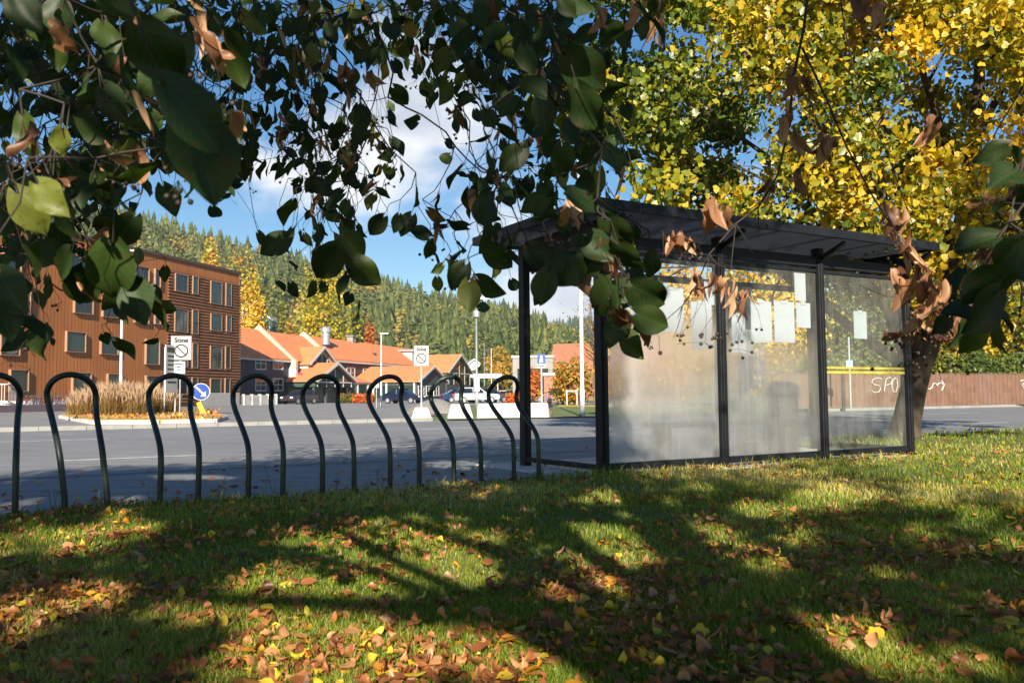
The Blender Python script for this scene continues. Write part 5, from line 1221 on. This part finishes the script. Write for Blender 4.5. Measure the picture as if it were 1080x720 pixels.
# hand placed leaves that read as single silhouettes: px, py (stem), tip px, py, distance
HERO = [(192, 40, 163, 88, .85), (150, 30, 190, 92, .75), (178, 95, 240, 160, .72), (205, 128, 228, 214, .8), (110, 0, 140, 18, .8), (15, 0, 42, 34, .8), (98, 268, 124, 306, 1.5), (118, 262, 112, 320, 1.45), (75, 268, 62, 294, 1.5), (90, 285, 84, 322, 1.55), (140, 300, 150, 338, 1.5), (130, 300, 120, 336, 1.6), (150, 318, 180, 347, 1.55), (22, 335, 50, 354, 1.3), (0, 290, 22, 330, 1.2), (0, 320, 12, 358, 1.25), (40, 195, 63, 223, 1.2), (20, 205, 48, 246, 1.3), (95, 195, 82, 224, 1.4), (120, 200, 138, 228, 1.3), (140, 230, 120, 262, 1.5),
        (302, 251, 274, 267, 2.3), (355, 262, 334, 294, 2.3), (360, 248, 386, 274, 2.3), (372, 276, 400, 301, 2.3), (366, 290, 349, 315, 2.3), (404, 230, 389, 248, 2.5), (420, 228, 416, 246, 2.5), (452, 250, 432, 241, 2.2), (466, 280, 455, 288, 2.2), (490, 280, 475, 305, 2.0), (505, 295, 530, 312, 2.0), (515, 262, 540, 283, 1.9),
        (578, 288, 569, 322, 1.6), (640, 232, 665, 262, 1.6), (652, 258, 670, 290, 1.55), (645, 296, 628, 334, 1.6), (660, 300, 650, 328, 1.6), (668, 302, 702, 322, 1.55), (672, 332, 706, 346, 1.55), (655, 335, 642, 362, 1.6), (600, 205, 630, 222, 1.5), (615, 275, 596, 300, 1.6), (632, 268, 610, 290, 1.6), (620, 250, 646, 275, 1.6), (585, 268, 606, 300, 1.65), (560, 262, 585, 288, 1.7), (676, 8, 712, 40, 1.3), (592, 0, 606, 18, 1.2), (640, 30, 655, 50, 1.2), (600, 60, 640, 95, 1.35), (610, 95, 632, 140, 1.35), (555, 85, 575, 100, 1.5),
        (1062, 155, 1030, 172, 1.6), (1072, 180, 1044, 195, 1.6), (1050, 250, 1008, 262, 1.6), (1064, 290, 1010, 320, 1.5), (1050, 310, 1018, 352, 1.5), (1075, 255, 1050, 285, 1.5), (1068, 158, 1078, 172, 1.6), (1000, 335, 984, 352, 1.7)]
base = np.array(NP_); sizes = np.array(LS); bp_ = to_px(base); hid = (bp_[:, 1] < -12) | (bp_[:, 0] < -12) 
keep = ~(hid & (lit_dist(base) < .9)) & ~sunny_block(base); base = base[keep]; sizes = sizes[keep]; n0 = len(base)
tip = g.normal(size=(n0, 3)) * .55; tip[:, 2] -= .85
nrm = g.normal(size=(n0, 3)); nrm[:, 2] += .6
hp = []; ht = []; hs = []
for (a, b, c, d, Y) in HERO:
    p = at(a, b, Y); q = at(c, d, Y + g.uniform(-.03, .05)); hp.append(p); ht.append(q - p); hs.append((q - p).length * 1.02)
base = np.concatenate([base, np.array(hp)]); sizes = np.concatenate([sizes, np.array(hs)]); tip = np.concatenate([tip, np.array(ht)])
hn_ = g.normal(size=(len(hp), 3)) * .55; hn_[:, 1] -= 1.0; nrm = np.concatenate([nrm, hn_])
tip /= np.linalg.norm(tip, axis=1)[:, None]
tm = [leaf_template(12, 3, .22, .18, wav=.3), leaf_template(12, 3, .12, .32, wav=.7), leaf_template(12, 3, .34, .08, wav=.5)]
which = g.integers(0, 3, len(base)); Rm = frames(tip, nrm)
tt = np.clip(g.normal(.42, .22, len(base)), 0, .82); odd = g.random(len(base)); tt[odd > .965] = g.uniform(.82, 1, (odd > .965).sum()); tt[(base[:, 1] < 2.0) & (tt > .8)] = .6; tt[n0:] = np.clip(g.normal(.36, .14, len(tt) - n0), 0, .7); tt[n0 + 16:n0 + 18] = .79
V, F, LC, order = place(tm, base, Rm, sizes, which)
np_mesh('leaves', V - LTO, F, m_linden, lt, tint=tt[order], leafco=LC, smooth=True)
# twigs: every leaf stem joins the nearest higher stem
stem = base - tip * .03 + np.array([0, 0, .02]); N = len(stem)
ordz = np.argsort(-stem[:, 2]); par = np.full(N, -1); cnt = np.ones(N)
for k, i in enumerate(ordz):
    if k < 8: continue
    up = ordz[:k]; dv = stem[up] - stem[i]; m_ = dv[:, 2] > .012
    if not m_.any(): continue
    up = up[m_]; dv = dv[m_]; par[i] = up[np.argmin(np.linalg.norm(dv * np.array([1, 1, .75]), axis=1))]
for i in ordz[::-1]:
    if par[i] >= 0: cnt[par[i]] += cnt[i]
tw = MB()
for i in range(N):
    pe_ = Vector(base[i]); ps_ = Vector(stem[i]); tw.tube([ps_, pe_], [.0011, .0008], 3, False)
    r_ = min(.0005 * math.sqrt(cnt[i]) + .0005, .0034)
    if par[i] >= 0 and np.linalg.norm(stem[par[i]] - stem[i]) < .55:
        q = Vector(stem[par[i]]); L_ = (q - ps_).length; off = Vector((g.normal(), g.normal(), -.3)) * L_ * .08
        rq = min(.0005 * math.sqrt(cnt[par[i]]) + .0005, .0034, r_ * 1.5)
        tw.tube([ps_, ps_.lerp(q, .5) + off, q], [r_, (r_ + rq) / 2, rq], 5, False)
    elif ps_.z < 2.6 and False:
        q = ps_ + Vector((0, -.4, 2.0)); tw.tube([ps_, q], [r_, .008], 5, False)
# bare drooping twigs on the right, with dry bracts
TW = [([(856, -40), (848, 30), (836, 85), (833, 130), (820, 185), (800, 218), (776, 236), (748, 268), (735, 300), (720, 322)], 2.0, .0042), ([(838, 62), (815, 88), (787, 92), (763, 128)], 2.0, .0018), ([(846, 50), (872, 105), (893, 155), (921, 208), (948, 250), (970, 300), (986, 340)], 2.0, .0034), ([(880, -40), (893, 40), (910, 110), (935, 160), (962, 235), (975, 300)], 2.3, .0026), ([(1120, 60), (1080, 90), (1050, 140), (1030, 190)], 2.0, .003), ([(800, 218), (812, 150), (800, 110)], 2.05, .0014), ([(776, 236), (770, 290), (775, 330)], 2.0, .0013), ([(1130, 180), (1080, 215), (1050, 255), (1020, 300), (1000, 340)], 1.6, .003), ([(700, -30), (694, 20), (672, 60)], 1.5, .002)]
BR = [(762, 215, 762, 270, 1.25, 1), (752, 222, 748, 262, .9, 0), (706, 250, 700, 275, .8, 3), (718, 248, 716, 276, .8, 3), (728, 250, 735, 266, .7, 2), (735, 285, 722, 345, .9, 4), (745, 290, 738, 340, .8, 4), (760, 295, 764, 345, .9, 4), (775, 300, 772, 350, .9, 4), (783, 310, 785, 345, .8, 3), (836, 80, 834, 110, .9, 2), (850, 85, 857, 118, .9, 2), (866, 128, 866, 158, .8, 2), (870, 150, 865, 175, .7, 1), (828, 120, 826, 160, .7, 1), (840, 140, 846, 165, .6, 1), (838, 180, 838, 205, .7, 1), (812, 195, 810, 220, .8, 2), (980, 132, 978, 160, .8, 1), (935, 220, 950, 250, 1, 2), (955, 250, 962, 290, 1.1, 3), (968, 278, 985, 335, 1.1, 3), (985, 300, 995, 340, 1.0, 3), (960, 262, 972, 300, 1.2, 1), (974, 290, 984, 338, 1.2, 1), (950, 285, 962, 330, 1.1, 1), (990, 322, 975, 362, 1.2, 1), (1004, 318, 1012, 358, 1.1, 1), (940, 222, 952, 262, 1.1, 1), (968, 335, 962, 372, 1.0, 1), (982, 345, 1000, 372, 1.0, 1), (955, 300, 940, 340, 1.0, 1), (975, 320, 970, 352, .9, 3), (992, 330, 988, 365, .9, 3), (1002, 340, 1010, 362, .8, 2), (960, 330, 958, 360, .7, 2), (948, 350, 930, 362, .6, 1), (905, 0, 915, 25, .8, 1), (925, 8, 930, 30, .8, 1), (1045, 205, 1040, 245, .8, 2), (1068, 190, 1066, 240, .8, 2), (1040, 260, 1035, 300, .7, 3), (1060, 280, 1064, 320, .7, 3), (590, 215, 598, 250, .8, 3), (608, 200, 612, 245, .7, 1), (582, 250, 560, 262, .6, 2), (640, 262, 648, 296, .7, 2), (632, 255, 630, 290, .7, 2), (618, 282, 612, 312, .7, 1), (678, 338, 690, 350, .7, 1), (650, 330, 672, 350, .7, 1), (690, 20, 688, 70, .8, 3), (672, 0, 668, 40, .7, 2), (636, 10, 640, 50, .7, 2), (140, 95, 178, 150, .8, 2), (60, 25, 75, 60, .8, 1), (345, 55, 348, 90, .7, 2), (315, 45, 312, 80, .7, 3), (322, 60, 335, 105, .7, 2), (365, 70, 352, 150, .8, 5), (372, 90, 380, 140, .8, 4), (390, 75, 396, 110, .7, 4), (300, 130, 310, 160, .6, 4), (295, 140, 286, 165, .6, 4), (340, 140, 345, 175, .7, 4), (370, 160, 372, 190, .7, 4), (400, 150, 410, 180, .7, 4), (330, 215, 328, 240, .6, 2), (460, 235, 462, 262, .6, 3), (475, 270, 490, 290, .6, 3), (500, 290, 505, 310, .6, 2), (545, 120, 548, 160, .7, 3), (520, 180, 530, 200, .6, 2), (560, 150, 566, 190, .7, 2), (225, 40, 235, 90, .9, 4), (210, 20, 222, 60, .9, 4), (35, 140, 30, 165, .7, 4), (115, 160, 130, 180, .6, 3), (70, 200, 62, 180, .5, 2), (250, 120, 246, 140, .5, 3), (195, 0, 200, 30, .7, 2), (270, 60, 275, 100, .7, 3), (385, 200, 400, 190, .4, 2), (520, 40, 518, 80, .6, 2), (480, 110, 484, 140, .5, 3), (440, 50, 444, 80, .5, 2)]
for pts, Y, r_ in TW:
    tw.tube([at(a, b, Y) for a, b in pts], [r_ * (1 - .7 * k / (len(pts) - 1)) for k in range(len(pts))], 5)
    for k in range(len(pts) * 2):
        i = g.integers(1, len(pts)); a = at(*pts[i], Y); e = a + Vector((g.normal() * .06, g.normal() * .05, -abs(g.normal()) * .07)); tw.tube(limb_path(a, e, g, .12, 4), [r_ * .3, r_ * .25, r_ * .2, .0005], 4)
bp = []; bt = []; bsz = []; berries = MB(); 
def crumple(t, k, sd):
    V, F = t; gg = np.random.default_rng(sd); W_ = V.copy(); f = gg.uniform(6, 14, (3, 3)); ph = gg.uniform(0, 6, 3)
    for a in range(3): W_[:, a] += k * np.sin(V @ f[a] + ph[a])
    return W_, F
ct = [crumple(curled_template(12, 3, 6.0, .9, .7), .045, 1), crumple(curled_template(12, 3, 8.5, 1.3, .55), .05, 2), crumple(curled_template(10, 2, 6.0, .7, .22), .03, 3), crumple(curled_template(10, 2, 5.0, 1.1, .2), .03, 4), crumple(curled_template(12, 3, 7.0, 1.8, .6), .06, 5)]
def sphere(mb, c, r):
    vs = [(c[0], c[1], c[2] + r)]; 
    for j in (1, 2, 3):
        for k in range(6): q = PI * j / 4; a = PI * k / 3; vs.append((c[0] + r * math.sin(q) * math.cos(a), c[1] + r * math.sin(q) * math.sin(a), c[2] + r * math.cos(q)))
    vs.append((c[0], c[1], c[2] - r)); fs = [(0, 1 + k, 1 + (k + 1) % 6) for k in range(6)]
    for j in (0, 1): fs += [(1 + j * 6 + k, 7 + j * 6 + k, 7 + j * 6 + (k + 1) % 6, 1 + j * 6 + (k + 1) % 6) for k in range(6)]
    fs += [(19, 13 + (k + 1) % 6, 13 + k) for k in range(6)]; mb.add(vs, fs)
bw = []
for (a, b, c, d, s_, nn) in BR:
    Y = 2.0 if a > 690 else (1.6 if a > 560 else (2.4 if a > 255 else 1.3))
    for k in range(nn + (2 if a > 690 else 1)):
        p = at(a + g.normal() * 6 * s_, b + g.normal() * 4, Y + g.normal() * .05); q = at(c + g.normal() * 4 * s_, d + g.normal() * 4, Y + g.normal() * .03)
        bp.append(p); bt.append(q - p); bsz.append(min(.08 if nn <= 1 else .066, max(.03, (q - p).length * g.uniform(.9, 1.25)))); bw.append(g.integers(0, 2) if nn <= 1 else g.choice([1, 2, 3, 3, 2, 2, 4]))
        if g.random() < .55:
            e = at(c, d, Y) + Vector((g.normal() * .025, g.normal() * .02, -abs(g.normal()) * .02)); tw.tube([p, p.lerp(e, .6) + Vector((.006, 0, 0)), e], [.0007, .0006, .0005], 3)
            for _ in range(g.integers(1, 4)):
                e2 = e + Vector((g.normal() * .014, g.normal() * .012, -abs(g.normal()) * .012)); tw.tube([e, e2], .0005, 3); sphere(berries, e2, g.uniform(.0032, .0046))
# more dry bracts and seed stalks scattered through the shaded canopy
for k in range(620):
    i = g.integers(0, n0); p = Vector(base[i]); q = Vector((g.normal() * .02, g.normal() * .02, -g.uniform(.03, .08))); bp.append(p); bt.append(q); bsz.append(q.length); bw.append(g.choice([2, 2, 3, 3, 2, 1]))
    if g.random() < .6:
        e = p + q * 1.1; tw.tube([p, e], .0006, 3)
        for _ in range(3):
            e2 = e + Vector((g.normal() * .014, g.normal() * .012, -abs(g.normal()) * .012)); tw.tube([e, e2], .0005, 3); sphere(berries, e2, .0038)
for px, py in ((176, 207), (185, 208), (188, 214), (201, 213), (190, 201)):
    c = at(px, py, 1.1); sphere(berries, c, .0042); tw.tube([c, at(188, 190, 1.1)], .0006, 3)
bp = np.array(bp); bt = np.array(bt); bnr = g.normal(size=(len(bp), 3)); bnr[:, 1] -= .5
V, F, LC, order = place(ct, bp, frames(bt, bnr), np.array(bsz), np.array(bw))
td = np.clip(g.normal(.55, .25, len(bp)), 0, 1)
tag(np_mesh('dry_bracts', V - LTO, F, m_dry, lt, tint=td[order], smooth=True), kind='stuff')
berries.v = [tuple(np.array(p) - LTO) for p in berries.v]; tag(berries.build('seeds', M_('seed_brown', (.035, .025, .018), .6), lt, smooth=True), kind='stuff')
# ------------------------------------------------------------------ linden crown behind and above the camera (unseen; clumps and gaps shaped to cast the dappled shade)
g = np.random.default_rng(99)
NCL = 620; cen = []
sv = np.array(SUNV)
ROADSH = [(485, 478, 165, 24), (560, 462, 95, 9), (265, 489, 75, 11), (100, 512, 130, 16), (60, 462, 55, 3), (600, 490, 60, 18), (400, 500, 120, 12), (880, 462, 70, 14), (760, 478, 110, 12), (300, 506, 260, 13), (120, 530, 130, 12)]
while len(cen) < NCL:
    u = g.random()
    if u < .42: T = np.array(G(g.uniform(-80, 1120), g.uniform(498, 800)))
    elif u < .72:
        e = ROADSH[g.choice(len(ROADSH), p=np.array([e[2] * e[3] for e in ROADSH]) / sum(e[2] * e[3] for e in ROADSH))]; a = g.uniform(0, 6.28); r_ = math.sqrt(g.random()) * .9; T = np.array(G(e[0] + e[2] * r_ * math.cos(a), e[1] + e[3] * r_ * math.sin(a)))
    elif u < .93: T = base[g.integers(0, len(base))].copy()
    elif u > .965: T = np.array(S(g.uniform(.2, SHL - .1), -.01, g.uniform(1.25, 2.05)))
    else: T = np.array([TB.x + g.normal() * .4 + .2, TB.y - .2, g.uniform(0, 2.8)])
    p = T + sv * ((g.uniform(2.6, 8.2) - T[2]) / sv[2]) if u < .93 or u > .965 else T + sv * ((g.uniform(7.2, 9.8) - T[2]) / sv[2])
    if p[2] < 2.4 or abs(p[0]) > 8.5 or p[1] < -11: continue
    if p[1] > -.6 and p[2] < 2.2 + .55 * max(p[1], 0) + .9: continue
    cen.append(p)
cen = np.array(cen); n = 84000; idx = g.integers(0, NCL, n)
P = cen[idx] + g.normal(size=(n, 3)) * .38
P = P[P[:, 2] > 1.9]; P = P[~((P[:, 1] > -.3) & (P[:, 2] < 2.5 + .55 * np.maximum(P[:, 1], 0)))]
P = P[~((lit_dist(P) < g.uniform(.75, 1.1, len(P))) | sunny_block(P))]
V, F = leaf_quads(P, .105, g, .35); tt = np.clip(g.normal(.45, .2, len(P)), 0, 1)
np_mesh('crown', V - LTO, F, m_linden, lt, tint=np.repeat(tt, 2))
tk = MB(); B0 = Vector((0, 0, 0))
tk.tube([(0, 0, -.1), (0, 0, .2), (.05, .02, 1.2), (-.05, .0, 2.6), (.1, -.1, 4.5), (0, 0, 7.5)], [.36, .27, .23, .19, .12, .03], 14)
for k in range(16):
    e = Vector(cen[g.integers(0, NCL)]) - Vector(LTO); s_ = Vector((0, 0, 1.8 + 3.5 * g.random())); tk.tube(limb_path(s_, e, g, .06, 7), [.07 * (1 - .85 * j / 6) for j in range(7)], 7)
# three boughs reaching out over the camera carry the hanging twigs
for e in (at(120, -220, 2.2), at(420, -200, 3.0), at(620, -210, 2.4), at(830, -420, 2.1), at(-240, -160, 2.0)):
    tk.tube(limb_path(Vector((0, 0, 2.5)), Vector(e) - Vector(LTO), g, .03, 8, -.05), [.05 * (1 - .8 * j / 7) for j in range(8)], 7)
tk.build('trunk', m_bark2, lt, smooth=True)
tw.v = [tuple(np.array(p) - LTO) for p in tw.v]; tw.build('twigs', M_('twig_bark', (.028, .02, .016), .8, var=.3, scale=30), lt, smooth=True)
# ------------------------------------------------------------------ lawn
def lawn_edge(a):  # how far the grass reaches towards the road (E2 offset) at a position along the row
    base_ = np.where(a < SHL + .12, .0, NEARE - .05); wob = .05 * np.sin(a * 3.1) + .035 * np.sin(a * 7.7 + 1)
    t = np.clip((a - SHL - .1) / .5, 0, 1); return np.where(a < SHL + .12, -.02 + wob, t * base_ + wob)
def lawn_h(x, y):
    a = (x - PA.x) * E1.x + (y - PA.y) * E1.y; b = (x - PA.x) * E2.x + (y - PA.y) * E2.y
    h = .012 + .02 * np.sin(x * 1.3 + .5) * np.sin(y * 1.1) + .008 * np.sin(x * 4.1 + y * 3.3)
    return np.clip(h, -.004, 1) + .006
A_ = np.concatenate([np.linspace(-16, -7, 30), np.linspace(-6.9, 9, 240), np.linspace(9.2, 34, 60)]); nb = 90
E_ = lawn_edge(A_); T_ = np.linspace(0, 1, nb) ** 1.0
aa = np.repeat(A_[:, None], nb, 1); bb = E_[:, None] - T_[None] * (E_[:, None] + 14)
X = PA.x + E1.x * aa + E2.x * bb; Y = PA.y + E1.y * aa + E2.y * bb; Z = lawn_h(X, Y); Z[:, 0] = -.01
Vv = np.stack([X, Y, Z], -1).reshape(-1, 3); i, j = np.meshgrid(np.arange(len(A_) - 1), np.arange(nb - 1), indexing='ij'); q = (i * nb + j).ravel()
tag(np_mesh('lawn', Vv, np.stack([q, q + 1, q + nb + 1, q + nb], 1)[:, ::-1], m_soil, smooth=True), kind='structure')
def sample_ground(n, seed, y_lo=420, y_hi=760, pad=60, dens_pow=1.0):
    """points on the lawn, denser near the camera"""
    g = np.random.default_rng(seed); px = g.uniform(-pad, 1080 + pad, n); py = y_lo + (y_hi - y_lo) * g.random(n) ** dens_pow
    d = np.stack([(px - 540) / FPX, -(py - 360) / FPX, -np.ones(n)], 1) @ np.array(ROT).T
    t = (0.015 - CAMH) / d[:, 2]; ok = t > 0; P = np.array(CO)[None] + d * t[:, None]; P = P[ok]
    a = (P[:, 0] - PA.x) * E1.x + (P[:, 1] - PA.y) * E1.y; b = (P[:, 0] - PA.x) * E2.x + (P[:, 1] - PA.y) * E2.y
    P = P[(b < lawn_edge(a) - .005) & (P[:, 1] < 28)]
    P[:, 2] = lawn_h(P[:, 0], P[:, 1]); return P
def fbm(P, s, seed=0.0): return np.array([mnoise.fractal(Vector((p[0] * s, p[1] * s, seed)), .8, 2.0, 3) for p in P])
# grass blades
P = np.concatenate([sample_ground(300000, 1, 424, 770, 120, 1.0)]); n = len(P); g = np.random.default_rng(8)
dist = np.hypot(P[:, 0], P[:, 1]); sc = np.clip(dist / 4.0, .8, 4.0)
cell = {}
gx = np.round(P[:, :2] * 4).astype(int); uq, inv = np.unique(gx, axis=0, return_inverse=True); inv = inv.ravel()
nv = np.array([mnoise.noise(Vector((u[0] * .16, u[1] * .16, 1.5))) for u in uq])[inv]; nv2 = np.array([mnoise.noise(Vector((u[0] * .4, u[1] * .4, 8.5))) for u in uq])[inv]
h = g.uniform(.015, .036, n) * (1 + .5 * nv2) * np.clip(sc, 1, 1.5); az = g.uniform(0, 2 * PI, n); wd = g.uniform(.0013, .0026, n) * sc
ea = (P[:, 0] - PA.x) * E2.x + (P[:, 1] - PA.y) * E2.y
tall = (ea > -.35) & (g.random(n) < .18); h[tall] *= g.uniform(1.2, 2.4, tall.sum())
lean = g.uniform(.2, .95, n) * h; dx, dy = np.cos(az), np.sin(az); la = az + PI / 2 + g.normal(0, .6, n)
V = np.zeros((n, 5, 3)); V[:, 0] = P + np.stack([-dx * wd, -dy * wd, -.004 * np.ones(n)], 1); V[:, 1] = P + np.stack([dx * wd, dy * wd, -.004 * np.ones(n)], 1)
mid = P + np.stack([np.cos(la) * lean * .35, np.sin(la) * lean * .35, h * .6], 1); V[:, 2] = mid + np.stack([dx * wd * .75, dy * wd * .75, 0 * dx], 1); V[:, 3] = mid - np.stack([dx * wd * .75, dy * wd * .75, 0 * dx], 1)
V[:, 4] = P + np.stack([np.cos(la) * lean, np.sin(la) * lean, h], 1)
q = np.arange(n)[:, None] * 5; F4 = q + np.array([[0, 1, 2, 3]]); F3 = q + np.array([[3, 2, 4]])
tt = np.clip(.52 + .5 * nv + g.normal(0, .2, n), 0, 1)
m_grass = leafmat('grass_blades', [(0, (.05, .095, .008)), (.35, (.135, .21, .014)), (.6, (.28, .31, .035)), (.82, (.48, .41, .11)), (1, (.56, .46, .2))], .42, .02)
tag(np_mesh('grass', V.reshape(-1, 3), [F4, F3], m_grass, tint=np.concatenate([tt, tt])), kind='stuff')
# taller weeds at the kerb between the hoops
wd_ = MB(); 
for k in range(46):
    a = g.uniform(-7, SHL); q = S(a, g.uniform(-.05, .25)); hh = g.uniform(.08, .28)
    for s_ in range(3): wd_.tube(limb_path(q, q + Vector((g.normal() * .05, g.normal() * .05, hh * g.uniform(.5, 1))), g, .1, 4), [.0022, .0018, .0014, .0006], 3)
tag(wd_.build('weeds', leafmat('weed_stalks', [(0, (.16, .17, .05)), (1, (.3, .24, .12))], .3, .0)), kind='stuff')
# ------------------------------------------------------------------ fallen leaves
P = sample_ground(36000, 5, 426, 775, 100, .9); g = np.random.default_rng(12)
cn = fbm(P, 1.5, 4.0); a_ = (P[:, 0] - PA.x) * E2.x + (P[:, 1] - PA.y) * E2.y
pq = to_px(P); pr = np.clip((.27 + .9 * cn) * np.clip(1.1 - (pq[:, 1] - 550) / 260, .38, 1.05) + .75 * np.exp(-((a_ + .25) / .4) ** 2) + .3 * np.clip((140 - pq[:, 0]) / 140, 0, 1), .05, 1); P = P[g.random(len(P)) < pr]
# leaves stand out in photo space: keep a ground density that thins with distance like the real one
dist = np.hypot(P[:, 0], P[:, 1]); n = len(P)
tpl = [crumple(curled_template(7, 2, 2.2, .9, 1.15), .04, 11), crumple(curled_template(7, 2, 3.6, 1.4), .05, 12), crumple(curled_template(7, 2, 5.0, 2.6, .9), .05, 13), crumple(leaf_template(7, 2, .12, .1, 1.2), .03, 14), crumple(curled_template(7, 2, 1.2, 2.2, 1.15), .05, 15)]
yaw = g.uniform(0, 2 * PI, n); tip = np.stack([np.cos(yaw), np.sin(yaw), g.normal(0, .12, n)], 1); nr = np.stack([g.normal(0, .28, n), g.normal(0, .28, n), np.where(g.random(n) < .6, 1, -1) * np.ones(n)], 1)
Rm = frames(tip, nr); sz = g.uniform(.022, .05, n); wh = g.integers(0, 5, n); P[:, 2] += g.uniform(.014, .034, n)
kind = g.random(n); tint = np.where(kind < .09, g.uniform(.86, 1, n), np.where(kind < .17, g.uniform(.7, .84, n), np.clip(g.normal(.34, .16, n), 0, .68)))
m_fall = leafmat('fallen_leaves', [(0, (.09, .032, .014)), (.3, (.27, .095, .032)), (.5, (.45, .19, .065)), (.68, (.5, .3, .16)), (.72, (.5, .2, .02)), (.84, (.55, .26, .02)), (.87, (.6, .42, .03)), (1, (.62, .46, .05))], .22, .03)
pj = to_px(P); vis = (pj[:, 0] > 5) & (pj[:, 0] < 1075) & (pj[:, 1] < 712) & (pj[:, 1] > 430)
score = np.where(vis, sz / np.maximum(pj[:, 2], .1), 0); big = np.argsort(-score)[:290]; rest = np.ones(n, bool); rest[big] = False; rest = np.where(rest)[0]
V, F, LC, order = place(tpl, P[rest], Rm[rest], sz[rest], wh[rest])
tag(np_mesh('leaf_carpet', V, F, m_fall, tint=tint[rest][order], smooth=True), kind='stuff')
cols = [('yellow', .93, 'bright yellow fallen leaf lying on the grass in front', .86), ('orange', .78, 'orange fallen leaf lying on the grass in front', .7), ('tan', .56, 'pale tan curled fallen leaf on the grass in front', .45), ('brown', .3, 'brown curled fallen leaf on the grass in front', .2), ('dark', .12, 'dark reddish brown fallen leaf on the grass in front', -1)]
fm = {}
for c in cols:
    for k in range(5):
        T, F = tpl[k]; o = np_mesh('fallen_leaf', T, F, m_fall, tint=np.full(len(F), c[1]), smooth=True); fm[(c[0], k)] = o.data; bpy.data.objects.remove(o)
for i in big:
    c = next(c for c in cols if tint[i] >= c[3]); o = bpy.data.objects.new('fallen_leaf', fm[(c[0], int(wh[i]))]); COL.objects.link(o)
    M = Matrix([list(Rm[i][r]) for r in range(3)]).to_4x4(); o.matrix_world = Matrix.Translation(P[i]) @ M @ Matrix.Scale(float(sz[i]), 4)
    tag(o, c[2], 'leaf', c[0] + ' fallen leaves on the foreground grass')
# leaves blown onto the pavement and road
g = np.random.default_rng(31); n = 420; aq = g.uniform(-9, 10, n); bq = np.abs(g.normal(0, 1.3, n)) + .05
W = np.array([S(a, b, .012) for a, b in zip(aq, bq)]); yaw = g.uniform(0, 6.28, n); tip = np.stack([np.cos(yaw), np.sin(yaw), g.normal(0, .1, n)], 1); nr = np.stack([g.normal(0, .25, n), g.normal(0, .25, n), np.ones(n)], 1)
V, F, LC, order = place(tpl, W, frames(tip, nr), g.uniform(.045, .07, n), g.integers(0, 5, n)); tt = np.clip(g.normal(.5, .25, n), 0, 1)
tag(np_mesh('blown_leaves', V, F, m_fall, tint=tt[order], smooth=True), kind='stuff')
# leaves of the small planting bed
g = np.random.default_rng(32); n = 800; pc = [G(x, y) for x, y in zip(g.uniform(72, 232, n), g.uniform(434, 446.5, n))]
W = np.array([(p.x, p.y, .15) for p in pc]); V, F = leaf_quads(W, .11, g, 0); tt = np.clip(g.normal(.5, .25, n), 0, 1)
tag(np_mesh('bed_leaves', V, F, m_fall, tint=np.repeat(tt, 2)), kind='stuff')
# ------------------------------------------------------------------ autumn air between here and the hills
hz = MB().box(-760, 760, -45, 1150, -1.0, 190).build('haze'); tag(hz, kind='stuff')
hm = bpy.data.materials.new('haze_air'); hm.use_nodes = True; nt = hm.node_tree
for n_ in list(nt.nodes): nt.nodes.remove(n_)
o_ = nt.nodes.new('ShaderNodeOutputMaterial'); pv = nt.nodes.new('ShaderNodeVolumePrincipled'); pv.inputs['Color'].default_value = (.82, .9, 1, 1); pv.inputs['Density'].default_value = .00022; pv.inputs['Anisotropy'].default_value = .1
nt.links.new(pv.outputs[0], o_.inputs['Volume']); hz.data.materials.append(hm)
cy.volume_bounces = 0
